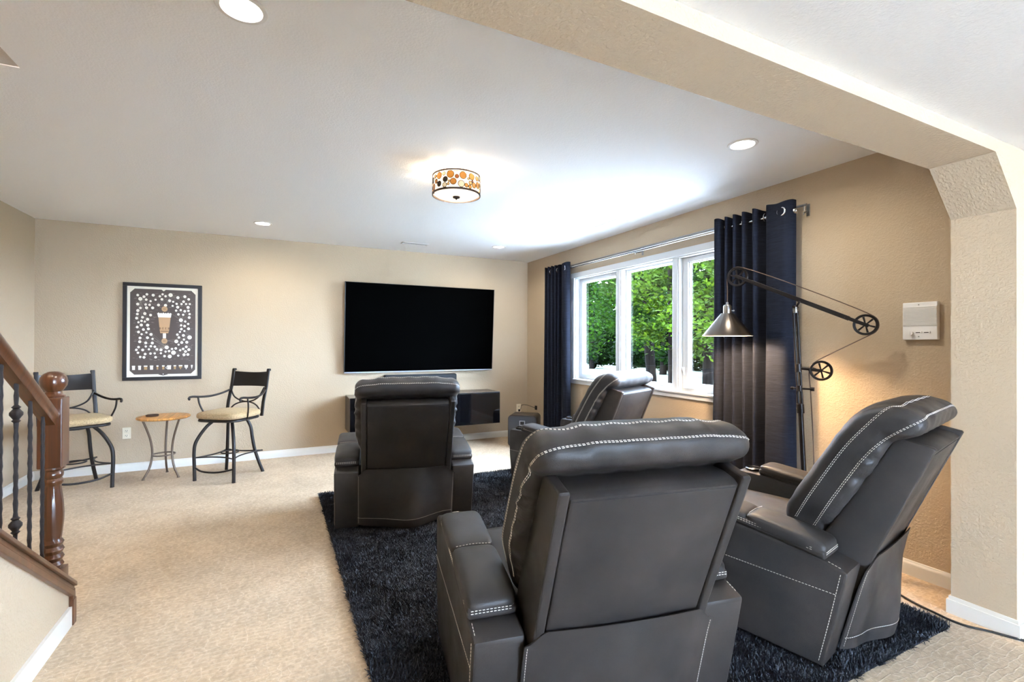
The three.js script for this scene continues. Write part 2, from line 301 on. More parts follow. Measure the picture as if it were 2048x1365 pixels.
    mesh('glazing_bead', merge([box(xa + 0.012, xb - 0.01, y0 + sh, y0 + sh + bd, z0 + sw_, z1 - sw_), box(xa + 0.012, xb - 0.01, y1 - sh - bd, y1 - sh, z0 + sw_, z1 - sw_), box(xa + 0.012, xb - 0.01, y0 + sh, y1 - sh, z0 + sw_, z0 + sw_ + bd), box(xa + 0.012, xb - 0.01, y0 + sh, y1 - sh, z1 - sw_ - bd, z1 - sw_)]), M.vinyl, sash);
    const p = new THREE.PlaneGeometry(z1 - z0 - 2 * sw_, y1 - y0 - 2 * sh); p.rotateY(-Math.PI / 2); p.translate(xb - 0.018, (y0 + y1) / 2, (z0 + z1) / 2);
    mesh('pane', p, M.glass, sash);
    if (k !== 1) {
      const zl = k ? z0 + 0.02 : z1 - 0.02;
      mesh('lock_lever', merge([rbox(xa - 0.012, xa + 0.002, 1.02, 1.09, zl - 0.008, zl + 0.008, 0.003), rod([xa - 0.012, 1.05, zl], [xa - 0.03, 1.09, zl], 0.004)]), M.vinyl, sash);
      const zc = k ? z0 + 0.10 : z1 - 0.10;
      mesh('crank', merge([rbox(xa - 0.02, xa + 0.002, y0 + 0.004, y0 + 0.03, zc - 0.04, zc + 0.04, 0.006), rod([xa - 0.016, y0 + 0.03, zc], [xa - 0.018, y0 + 0.075, zc + 0.01], 0.005)]), M.vinyl, sash);
    }
  }
}

// ------------------------------------------------------------------ stairs on the left
{
  const sl = 0.70, zE = -2.888, xo = -0.84, xi = -0.94, capY = (z) => 0.262 + sl * (z + 2.782);
  const ws = struct('wall_stair', 'tan knee wall under the stair railing'); ws.userData.category = 'wall';
  const zTop = -0.91;
  mesh('wall_panel', extrudeX([[zE + 0.03, 0], [zTop, 0], [zTop, capY(zTop) - 0.07], [zE + 0.03, capY(zE + 0.03) - 0.07]], xi, xo, 0), M.wall, ws);
  const bs = struct('baseboard_stair', 'white baseboard at the foot of the stair wall'); bs.userData.category = 'baseboard';
  mesh('board', box(xo, xo + 0.013, 0, 0.088, zE + 0.031, zTop), M.trim, bs);
  const st = struct('stairs', 'carpeted stairs rising behind the knee wall'); st.userData.category = 'stairs';
  for (let k = 0; k < 14; k++) mesh('step', rbox(XL, xi, 0, 0.18 * (k + 1), -2.84 + 0.257 * k, -2.84 + 0.257 * (k + 1), 0.015, 2), M.carpet, st);

  const r = thing('stair_railing', 'brown wooden stair railing with turned newel post and black iron balusters', 'railing', [0, 0, 0]);
  // cap: two-step moulding
  const strip = (y0, y1, x0, x1) => extrudeX([[zE, capY(zE) + y0], [zTop, capY(zTop) + y0], [zTop, capY(zTop) + y1], [zE, capY(zE) + y1]], x0, x1, 0.004);
  mesh('cap', merge([strip(-0.02, 0, xi - 0.02, xo + 0.022), strip(-0.045, -0.02, xi - 0.010, xo + 0.012), strip(-0.075, -0.045, xi - 0.004, xo + 0.016)]), M.oak, r);
  mesh('end_board', merge([rbox(xi - 0.01, xo + 0.014, 0.0, capY(zE) - 0.03, zE - 0.004, zE + 0.03, 0.004), rbox(xo + 0.001, xo + 0.018, 0, capY(zE) - 0.07, zE - 0.004, zE + 0.034, 0.003)]), M.oak, r);
  // newel
  const nx = -0.8805, nz = -2.803, h = 0.0425;
  const nw = new THREE.Group(); nw.name = 'newel_post'; r.add(nw);
  mesh('newel_block', rbox(nx - h, nx + h, 0.745, 1.052, nz - h, nz + h, 0.005), M.oak, nw);
  const turn = [[0.0, 0.27], [0.036, 0.27], [0.038, 0.285], [0.030, 0.297], [0.039, 0.312], [0.031, 0.328], [0.040, 0.345], [0.032, 0.361], [0.040, 0.378], [0.032, 0.394], [0.039, 0.41], [0.030, 0.425], [0.033, 0.45], [0.0375, 0.50], [0.0385, 0.54], [0.0355, 0.59], [0.030, 0.64], [0.028, 0.662], [0.035, 0.672], [0.0365, 0.684], [0.030, 0.694], [0.036, 0.706], [0.036, 0.718], [0.030, 0.728], [0.041, 0.738], [0.041, 0.745], [0.0, 0.746]];
  mesh('newel_shaft', boxUV(move(lathe(turn, 40), nx, 0, nz)), M.oak, nw);
  mesh('newel_foot', extrudeX([[nz - h, capY(nz - h)], [nz + h, capY(nz + h)], [nz + h, 0.29], [nz - h, 0.29]], nx - h, nx + h, 0.003), M.oak, nw);
  mesh('newel_ball', boxUV(move(lathe([[0, 1.05], [0.038, 1.052], [0.040, 1.060], [0.030, 1.068], [0.028, 1.078], [0.036, 1.088], [0.0455, 1.105], [0.048, 1.124], [0.044, 1.143], [0.034, 1.157], [0.018, 1.166], [0, 1.168]], 40), nx, 0, nz)), M.oak, nw);
  // handrail
  const ry = (z) => 0.935 + 0.675 * (z + 2.76), rz0 = nz + h, rz1 = -0.92;
  const rs = [[-0.020, 0], [0.020, 0], [0.022, 0.014], [0.030, 0.026], [0.033, 0.045], [0.027, 0.063], [0.012, 0.073], [-0.012, 0.073], [-0.027, 0.063], [-0.033, 0.045], [-0.030, 0.026], [-0.022, 0.014]];
  const hg = extrudeZ(rs, 0, 1);
  { const p = hg.attributes.position; for (let i = 0; i < p.count; i++) { const z = lerp(rz0, rz1, p.getZ(i)); p.setXYZ(i, nx + p.getX(i), ry(z) + p.getY(i), z); } hg.computeVertexNormals(); }
  mesh('handrail', boxUV(toCreasedNormals(hg, 0.9)), M.oak, r);
  // balusters
  for (let k = 0; k < 13; k++) {
    const z = -2.695 + 0.1165 * k, y0 = capY(z) - 0.004, y1 = ry(z) + 0.008;
    const b = new THREE.Group(); b.name = 'baluster'; r.add(b);
    const wob = Array.from({ length: 40 }, (_, i) => [0.0068 + 0.0011 * Math.sin(i * 2.1 + k), lerp(y0, y1, i / 39)]);
    mesh('iron_bar', move(lathe([[0, y0], ...wob, [0, y1]], 10), nx, 0, z), M.iron, b);
    if (k % 3 === 2) for (const yy of [y0 + 0.12, y1 - 0.12])
      mesh('knuckle', move(lathe([[0.006, yy - 0.035], [0.010, yy - 0.03], [0.014, yy - 0.026], [0.009, yy - 0.021], [0.013, yy - 0.014], [0.0195, yy - 0.004], [0.0195, yy + 0.006], [0.013, yy + 0.015], [0.009, yy + 0.02], [0.014, yy + 0.026], [0.010, yy + 0.03], [0.006, yy + 0.035]], 20), nx, 0, z), M.iron, b);
  }
}
console.log('room done');

// ------------------------------------------------------------------ shag rug
{
  const x0 = 0.335, x1 = 2.765, z0 = -4.33, z1 = -1.065;
  const r = thing('shag_rug', 'dark navy shag rug under the four leather recliners', 'rug');
  mesh('backing', rbox(x0 + 0.01, x1 - 0.01, 0.001, 0.014, z0 + 0.01, z1 - 0.01, 0.005), M.rugBack, r);
  // one tuft: four bent blades
  const parts = [];
  for (let k = 0; k < 5; k++) {
    const a = k * 1.257 + 0.3, lean = 0.008 + 0.004 * (k % 3), h = 0.025 + 0.003 * (k % 2), w = 0.0021;
    const c = Math.cos(a), s = Math.sin(a);
    const g = new THREE.BufferGeometry(), P = [], at = (t, sd) => [c * lean * t * t * 1.2 - s * w * sd * (1 - 0.55 * t) + c * 0.002, h * t * (1 - 0.12 * t), s * lean * t * t * 1.2 + c * w * sd * (1 - 0.55 * t) + s * 0.002];
    for (const [a0, a1] of [[0, 0.55], [0.55, 1]]) { const q = [at(a0, -1), at(a0, 1), at(a1, 1), at(a1, -1)]; P.push(...q[0], ...q[1], ...q[2], ...q[0], ...q[2], ...q[3]); }
    g.setAttribute('position', new THREE.Float32BufferAttribute(P, 3)); g.computeVertexNormals(); parts.push(g);
  }
  const tuft = mergeGeometries(parts);
  const step = 0.0078, nx = Math.floor((x1 - x0) / step), nz = Math.floor((z1 - z0) / step), n = nx * nz;
  const im = new THREE.InstancedMesh(tuft, M.fibre, n); im.name = 'pile'; im.userData.kind = 'stuff'; im.castShadow = im.receiveShadow = true;
  const m = new THREE.Matrix4(), q = new THREE.Quaternion(), e = new THREE.Euler(), col = new THREE.Color();
  let k = 0;
  for (let j = 0; j < nz; j++) for (let i = 0; i < nx; i++) {
    const x = x0 + (i + rnd()) * step, z = z0 + (j + rnd()) * step;
    const lx = vnoise((x - x0) / 2.5, (z - z0) / 3.3, 40, 52, 3) - 0.5, lz = vnoise((x - x0) / 2.5, (z - z0) / 3.3, 40, 52, 9) - 0.5;
    e.set(lz * 1.3 + rr(-0.3, 0.3), rnd() * 6.28, lx * 1.3 + rr(-0.3, 0.3)); q.setFromEuler(e);
    const s = rr(0.8, 1.2); m.compose(V(x, 0.010, z), q, V(s, s, s)); im.setMatrixAt(k, m);
    const t = rnd() < 0.16 ? rr(1.6, 3.4) : rr(0.5, 1.3); col.setRGB(0.0165 * t, 0.0178 * t, 0.0225 * t); im.setColorAt(k, col); k++;
  }
  r.add(im);
}
console.log('rug done');

// ------------------------------------------------------------------ leather recliner
function stitches(samples, out, len = 0.0075, gap = 0.0045, wd = 0.0017) {    // samples: [{p, n}] along a path
  const pts = samples.filter(Boolean); let acc = 0;
  for (let i = 1; i < pts.length; i++) {
    const a = pts[i - 1], b = pts[i], L = a.p.distanceTo(b.p); if (L > 0.08) { acc = 0; continue; }
    while (acc < L) {
      const t = acc / L, p = a.p.clone().lerp(b.p, t), n = a.n.clone().lerp(b.n, t).normalize(), d = b.p.clone().sub(a.p).normalize(), s = new THREE.Vector3().crossVectors(n, d).normalize(), n2 = new THREE.Vector3().crossVectors(d, s);
      const g = new THREE.BoxGeometry(wd, wd * 0.9, len); g.applyMatrix4(new THREE.Matrix4().makeBasis(s, n2, d)); g.translate(p.x + n.x * 0.0009, p.y + n.y * 0.0009, p.z + n.z * 0.0009); out.push(g);
      acc += len + gap;
    }
    acc -= L;
  }
}
const line3 = (pts, n, steps = 40) => { const c = new THREE.CatmullRomCurve3(pts.map((p) => V(...p)), false, 'centripetal'); return Array.from({ length: steps + 1 }, (_, i) => ({ p: c.getPointAt(i / steps), n: V(...n) })); };

function makeRecliner(label) {
  const t = thing('recliner', label, 'recliner', [0, 0, 0], 0, 'grey leather recliners');
  const thr = [], seamG = [];
  const AI = 0.313, AO = 0.4715;
  const armTop = (z) => z < -0.25 ? 0.532 : z < 0 ? lerp(0.532, 0.503, (z + 0.25) / 0.25) : z < 0.316 ? lerp(0.503, 0.458, z / 0.316) : lerp(0.458, 0.436, (z - 0.316) / 0.084);
  const armProf = [[-0.345, 0.04], [-0.375, 0.15], [-0.392, 0.32], [-0.396, 0.48], [-0.39, 0.522], [-0.375, 0.534], [-0.25, 0.532], [-0.12, 0.52], [0, 0.503], [0.16, 0.483], [0.316, 0.458], [0.388, 0.438], [0.401, 0.432], [0.404, 0.420], [0.362, 0.22], [0.320, 0.04]];
  for (const sg of [-1, 1]) {
    const arm = new THREE.Group(); arm.name = 'arm'; t.add(arm);
    mesh('arm_body', sg > 0 ? extrudeX(armProf, AI, AO, 0.011) : extrudeX(armProf, -AO, -AI, 0.011), M.leather, arm);
    mesh('foot', box(sg > 0 ? AI + 0.03 : -AO + 0.03, sg > 0 ? AO - 0.03 : -AI - 0.03, 0.014, 0.05, -0.30, 0.28), M.darkLeather, arm);
    const cx = sg * 0.394;
    // padded lid: band and two crowns meeting in a cross seam
    const slopeY = (g) => { const p = g.attributes.position; for (let i = 0; i < p.count; i++) p.setY(i, p.getY(i) + armTop(clamp(p.getZ(i), -0.25, 0.33)) - 0.5); g.computeVertexNormals(); return g; };
    const bandY = 0.012;
    const band = new RoundedBoxGeometry(0.160, 0.036, 0.592, 4, 0.014); { const gg = mergeVertices(band.deleteAttribute('uv').deleteAttribute('normal')); gg.translate(cx, 0.5 + 0.017, 0.034); mesh('pad_band', boxUV(toCreasedNormals(slopeY(subdivZ(gg)), 0.9)), M.leather, arm); }
    const mk = (z0, z1, b) => { const g = pillow(0.083, b, (z1 - z0) / 2, 0.30, 0.62, 56, 20); const p = g.attributes.position; g.translate(cx, 0.5 + 0.034, (z0 + z1) / 2); return boxUV(slopeY(g)); };
    mesh('pad_crown', mk(-0.262, 0.026, 0.030), M.leather, arm); mesh('pad_crown', mk(0.018, 0.331, 0.036), M.leather, arm);
    // cup holder
    const cu = new THREE.Group(); cu.name = 'cup_holder'; arm.add(cu);
    mesh('rim', move(lathe([[0.034, 0.012], [0.040, 0.014], [0.046, 0.011], [0.047, 0.004], [0.046, 0], [0.034, 0]], 32), cx, 0.5345, -0.322), M.cup, cu);
    mesh('well', move(lathe([[0.0, 0.002], [0.036, 0.0025], [0.0365, 0.006]], 32), cx, 0.5345, -0.322), M.chrome, cu);
    // stitching: outer side, back edge, pad
    const n = [sg, 0, 0], xo = sg * AO;
    stitches(line3([[xo, 0.352, -0.385], [xo, 0.347, -0.1], [xo, 0.342, 0.2], [xo, 0.340, 0.362]], n), thr);
    seamG.push(tube([[xo, 0.355, -0.385], [xo, 0.350, -0.1], [xo, 0.345, 0.2], [xo, 0.343, 0.365]], 0.0012, 20, 5));
    stitches(line3([[xo, 0.418, 0.380], [xo, 0.24, 0.345], [xo, 0.06, 0.307]], n), thr);
    stitches(line3([[xo - sg * 0.010, armTop(0.33) - 0.002, 0.34], [xo - sg * 0.010, armTop(0.38) - 0.002, 0.385]], [0, 1, 0], 8), thr);
    stitches(line3([[xo - sg * 0.004, 0.524, -0.37], [xo - sg * 0.004, 0.522, -0.25], [xo - sg * 0.004, 0.495, 0], [xo - sg * 0.004, 0.45, 0.316]].map((p) => [p[0] + sg * 0.001, p[1], p[2]]), n), thr);
    const px = 0.0805, seamY = (z) => armTop(clamp(z, -0.25, 0.33)) + 0.032;
    for (const dy of [0, -0.008]) {
      stitches(line3([[cx + sg * px, seamY(-0.22) + dy, -0.22], [cx + sg * px, seamY(0.05) + dy, 0.05], [cx + sg * px, seamY(0.28) + dy, 0.285]], n), thr);
      stitches(line3([[cx + sg * 0.065, seamY(0.33) + dy, 0.3305], [cx - sg * 0.06, seamY(0.33) + dy, 0.3305]], [0, 0, 1], 10), thr);
    }
    stitches(line3([[cx - 0.06, seamY(0.03) + 0.029, 0.033], [cx, seamY(0.03) + 0.033, 0.033], [cx + 0.06, seamY(0.03) + 0.029, 0.033]], [0, 1, 0], 10), thr);
  }
  // seat, footrest, base
  const sc = pillow(0.309, 0.085, 0.31, 0.22, 0.5, 56, 20); sc.translate(0, 0.375, -0.13); mesh('seat_cushion', boxUV(sc), M.leather, t);
  const fr = pillow(0.309, 0.135, 0.055, 0.3, 0.35, 40, 20); fr.translate(0, 0.20, -0.385); mesh('footrest', boxUV(fr), M.leather, t);
  mesh('base_frame', rbox(-0.305, 0.305, 0.05, 0.34, -0.35, 0.30, 0.01), M.darkLeather, t);
  // outer shell: wings and panel
  const wing = [[0.512, 0.944], [0.565, 0.932], [0.623, 0.919], [0.628, 0.912], [0.440, 0.452], [0.372, 0.27], [0.19, 0.27], [0.276, 0.517]];
  for (const sg of [-1, 1]) mesh('back_wing', sg > 0 ? extrudeX(wing, 0.2655, 0.299, 0.007) : extrudeX(wing, -0.299, -0.2655, 0.007), M.leather, t);
  const pan = [[0.505, 0.925], [0.56, 0.921], [0.602, 0.909], [0.618, 0.896], [0.434, 0.445], [0.366, 0.26], [0.20, 0.26], [0.28, 0.5]];
  mesh('back_panel', extrudeX(pan, -0.2635, 0.2635, 0.010), M.leather, t);
  seamG.push(tube([[-0.255, 0.888, 0.6165], [0, 0.889, 0.617], [0.255, 0.888, 0.6165]], 0.0012, 12, 5));
  // back cushion: loft of a closed side outline across x
  const outline = [[0.515, 0.118], [0.56, 0.115], [0.66, 0.165], [0.77, 0.230], [0.875, 0.292], [0.95, 0.335], [1.004, 0.380], [1.042, 0.437], [1.056, 0.50], [1.050, 0.556], [1.030, 0.594], [1.0, 0.606], [0.968, 0.592], [0.946, 0.555], [0.922, 0.505], [0.83, 0.455], [0.70, 0.385], [0.58, 0.322], [0.50, 0.280], [0.468, 0.240], [0.458, 0.195], [0.475, 0.145]];
  const crv = new THREE.CatmullRomCurve3(outline.map((p) => V(p[1], p[0], 0)), true, 'centripetal');
  const NP = 132, pp = crv.getSpacedPoints(NP).slice(0, NP), nn = pp.map((_, i) => { const a = pp[(i + NP - 1) % NP], b = pp[(i + 1) % NP], d = b.clone().sub(a).normalize(); return V(-d.y, d.x, 0); });
  const ctr = V(0.33, 0.75, 0); if (nn[0].dot(pp[0].clone().sub(ctr)) < 0) nn.forEach((n) => n.negate());
  const axA = V(0.20, 0.56, 0), axB = V(0.475, 0.97, 0), axD = axB.clone().sub(axA), axL = axD.lengthSq();
  const R = 0.052, halfW = (y) => lerp(0.297, 0.338, sstep(0.5, 0.68, y));
  const secs = []; // [x factor, inset 0..1, cap 0..1]
  for (const k of [0, 0.34, 0.67]) secs.push([-1, 1, 1 - k]);
  for (let k = 0; k <= 7; k++) { const a = k / 7 * Math.PI / 2; secs.push([-1, 1 - Math.sin(a), 0, 1 - Math.cos(a)]); }
  for (let k = 1; k < 24; k++) secs.push([lerp(-1, 1, k / 24), 0, 0, null]);
  const mir = secs.slice(0, 11).reverse().map((s) => [1, s[1], s[2], s[3]]);
  const all = [...secs, ...mir];
  const cg = grid(NP, all.length - 1, (u, v) => {
    const i = Math.round(u * NP) % NP, s = all[Math.round(v * (all.length - 1))], p = pp[i], n = nn[i];
    const md = axA.clone().addScaledVector(axD, clamp(p.clone().sub(axA).dot(axD) / axL)), dl = md.distanceTo(p);
    const q = p.clone().lerp(md, s[1] * Math.min(R, 0.65 * dl) / dl);
    if (s[2] > 0) q.lerp(md, s[2]);
    const W = halfW(q.y), inner = W - R;
    let x = s[3] === null ? s[0] * inner : s[0] * (inner + R * (1 - (s[3] ?? 0)));
    if (s[3] === null) x = s[0] * inner;
    const xr = Math.abs(x) / W;
    // fullness of the front, and the raised middle of the head roll
    const front = clamp(-n.x * 0.86 + n.y * 0.5);
    q.addScaledVector(n, 0.012 * (1 - xr ** 4) * front);
    q.addScaledVector(n, 0.010 * (1 - sstep(0.56, 0.66, xr)) * sstep(0.1, 0.6, n.y) * (1 - s[1]));
    // puckers running across the side between seam and shell
    if (xr > 0.6 && q.y < 1.0) { const w = sstep(0.62, 0.95, xr) * sstep(0.365, 0.415, q.x - (q.y - 0.8) * 0.5) * (1 - sstep(0.93, 1.0, q.y)); x += Math.sign(x) * 0.0065 * w * (Math.sin(q.y * 92 + 3.0 * Math.sin(q.y * 23)) + 0.7 * Math.sin(q.y * 57 + q.x * 40 + 1)); }
    // shallow wrinkles in the roll
    q.addScaledVector(n, 0.0022 * (1 - s[1]) * (Math.sin(x * 61 + 2 * Math.sin(q.y * 40)) * Math.sin(q.x * 33)));
    return [x, q.y, q.x];
  }, true);
  const cm = mesh('back_cushion', boxUV(cg), M.leather, t);
  // make sure the loft faces outwards
  { const p = cg.attributes.position, n = cg.attributes.normal; let s = 0; for (let i = 0; i < p.count; i += 7) s += n.getX(i) * p.getX(i); if (s < 0) { const gi = cg.index.array; for (let i = 0; i < gi.length; i += 3) { const a = gi[i]; gi[i] = gi[i + 1]; gi[i + 1] = a; } cg.computeVertexNormals(); cm.geometry = boxUV(cg); } }
  // its two stitched seams, found on the surface by rays
  const ray = new THREE.Raycaster(), probe = new THREE.Mesh(cm.geometry, new THREE.MeshBasicMaterial({ side: THREE.DoubleSide })); probe.updateMatrixWorld();
  const hit = (o, target) => { ray.set(o, target.clone().sub(o).normalize()); const h = ray.intersectObject(probe)[0]; return h ? { p: h.point, n: h.point.clone().sub(target).normalize() } : null; };
  const seamPath = (side, nTop, core, shift) => {
    const out = [];
    for (let k = 0; k <= 26; k++) { const u = k / 26, y = lerp(side[0][0], side[1][0], u), z = lerp(side[0][1], side[1][1], u); out.push(hit(V(-0.7, y, z + shift), V(-0.15, y, z + shift))); }
    const cx = 0.262, T = V(0, nTop[0], nTop[1]).normalize();
    for (let k = 1; k <= 10; k++) { const a = k / 10 * Math.PI / 2, tg = V(-cx, lerp(side[1][0], core[0], k / 10), lerp(side[1][1], core[1], k / 10) + shift), d = V(-Math.cos(a), 0, 0).addScaledVector(T, Math.sin(a)); out.push(hit(tg.clone().addScaledVector(d, 0.3), tg)); }
    for (let k = 1; k <= 60; k++) { const tg = V(lerp(-cx, cx, k / 60), core[0], core[1] + shift); out.push(hit(tg.clone().addScaledVector(T, 0.3), tg)); }
    for (let k = 9; k >= 0; k--) { const a = k / 10 * Math.PI / 2, tg = V(cx, lerp(side[1][0], core[0], k / 10), lerp(side[1][1], core[1], k / 10) + shift), d = V(Math.cos(a), 0, 0).addScaledVector(T, Math.sin(a)); out.push(hit(tg.clone().addScaledVector(d, 0.3), tg)); }
    for (let k = 26; k >= 0; k--) { const u = k / 26, y = lerp(side[0][0], side[1][0], u), z = lerp(side[0][1], side[1][1], u); out.push(hit(V(0.7, y, z + shift), V(0.15, y, z + shift))); }
    const pts = out.filter(Boolean);
    for (let it = 0; it < 40; it++) { const c = pts.map((q) => q.p.clone()); for (let k = 1; k < pts.length - 1; k++) pts[k].p.copy(c[k - 1]).add(c[k + 1]).multiplyScalar(0.25).addScaledVector(c[k], 0.5); }
    return pts.map((q) => hit(q.p.clone().addScaledVector(q.n, 0.12), q.p.clone().addScaledVector(q.n, -0.03)) ?? q);
  };
  const SA = [[0.55, 0.163], [0.94, 0.380]], SB = [[0.53, 0.232], [0.92, 0.450]];
  for (const [sd, nt, core] of [[SA, [0.93, 0.36], [0.972, 0.485]], [SB, [0.50, 0.87], [0.972, 0.485]]])
    for (const [k, sh] of [[0, 0], [1, 0.007]]) {
      const path = seamPath(sd, nt, core, sh); stitches(path, thr);
      if (!k) { const c = new THREE.CatmullRomCurve3(seamPath(sd, nt, core, 0.0035).map((s) => s.p)); seamG.push(new THREE.TubeGeometry(c, 160, 0.0014, 5)); }
    }
  // hanging rear flap
  const flapPt = (u, v) => {
    const a = Math.abs(u), top = 0.459 - 0.008 * u - 0.012 * (1 - u * u) - 0.052 * sstep(0.78, 1.0, a), bot = 0.052 - 0.012 * Math.cos(u * 2.4);
    const y = lerp(top, bot, v), zTop = 0.452 - 0.020 * sstep(0.75, 1, a);
    const zb = 0.335 + 0.085 * Math.cos(u * Math.PI / 2) ** 0.8 + 0.020 * Math.sin(u * 5.2 + 0.9) * (1 - a ** 4);
    const z = lerp(zTop, zb, v ** 0.85) + 0.012 * Math.sin(v * Math.PI) * (1 - a ** 6) + 0.006 * Math.sin(v * 9 + u * 4) * v * (1 - a);
    return [u * 0.325, y, z];
  };
  const fo = grid(48, 30, (u, v) => flapPt(2 * u - 1, v)), fi = grid(48, 30, (u, v) => { const p = flapPt(1 - 2 * u, v); return [p[0], p[1], p[2] - 0.005]; });
  const edge = grid(156, 1, (u, v) => { const k = u * 4, s = Math.floor(Math.min(k, 3.999)), f = k - s, q = [[2 * f - 1, 0], [1, f], [1 - 2 * f, 1], [-1, 1 - f]][s], p = flapPt(q[0], q[1]); return [p[0], p[1], p[2] - (1 - v) * 0.005]; });
  // orient outwards
  const orient = (g, dir) => { const n = g.attributes.normal; let s = 0; for (let i = 0; i < n.count; i++) s += n.getZ(i) * dir; if (s < 0) { const gi = g.index.array; for (let i = 0; i < gi.length; i += 3) { const a = gi[i]; gi[i] = gi[i + 1]; gi[i + 1] = a; } g.computeVertexNormals(); } return g; };
  mesh('rear_flap', boxUV(merge([orient(fo, 1), orient(fi, -1), edge])), M.leather, t);
  stitches(Array.from({ length: 61 }, (_, i) => ({ p: V(...flapPt(lerp(-0.98, 0.98, i / 60), 0.86)), n: V(0, 0.1, 1) })), thr, 0.006, 0.004, 0.0013);
  for (const sg of [-1, 1]) stitches(Array.from({ length: 31 }, (_, i) => ({ p: V(...flapPt(sg * 0.972, lerp(0.03, 0.97, i / 30))), n: V(0, 0.1, 1) })), thr, 0.006, 0.004, 0.0013);
  const stg = merge(thr); const sm = mesh('stitching', stg, M.thread, t); sm.userData.kind = 'stuff'; sm.userData.label = 'pale thread stitching';
  mesh('seam', merge(seamG), M.seam, t);
  return t;
}
function subdivZ(g) {          // cuts long triangles so that a box can follow a slope
  let a = g.index ? g.toNonIndexed() : g;
  for (let k = 0; k < 4; k++) {
    const p = a.attributes.position, out = [];
    for (let i = 0; i < p.count; i += 3) {
      const t = [0, 1, 2].map((j) => [p.getX(i + j), p.getY(i + j), p.getZ(i + j)]);
      let best = -1, bl = 0.06; for (let j = 0; j < 3; j++) { const d = Math.abs(t[j][2] - t[(j + 1) % 3][2]); if (d > bl) { bl = d; best = j; } }
      if (best < 0) { out.push(...t[0], ...t[1], ...t[2]); continue; }
      const A = t[best], B = t[(best + 1) % 3], C = t[(best + 2) % 3], Mm = A.map((v, q) => (v + B[q]) / 2);
      out.push(...A, ...Mm, ...C, ...Mm, ...B, ...C);
    }
    a = new THREE.BufferGeometry(); a.setAttribute('position', new THREE.Float32BufferAttribute(out, 3));
  }
  const w = mergeVertices(a); w.computeVertexNormals(); return w;
}
{
  const c0 = makeRecliner('grey leather recliner nearest the camera, seen from behind, largest of the four');
  c0.position.set(1.047, 0.0, -1.598); c0.rotation.y = -0.174;
  dup(c0, [2.302, 0, -1.554], 0.228, 'grey leather recliner at the right beside the pillar, seen from its left side');
  dup(c0, [0.883, 0, -3.663], -0.174, 'grey leather recliner in front of the television, its back squarely to the camera');
  dup(c0, [2.46, 0, -3.655], 0.397, 'grey leather recliner by the window, farthest right in the front row');
}
console.log('recliners done');

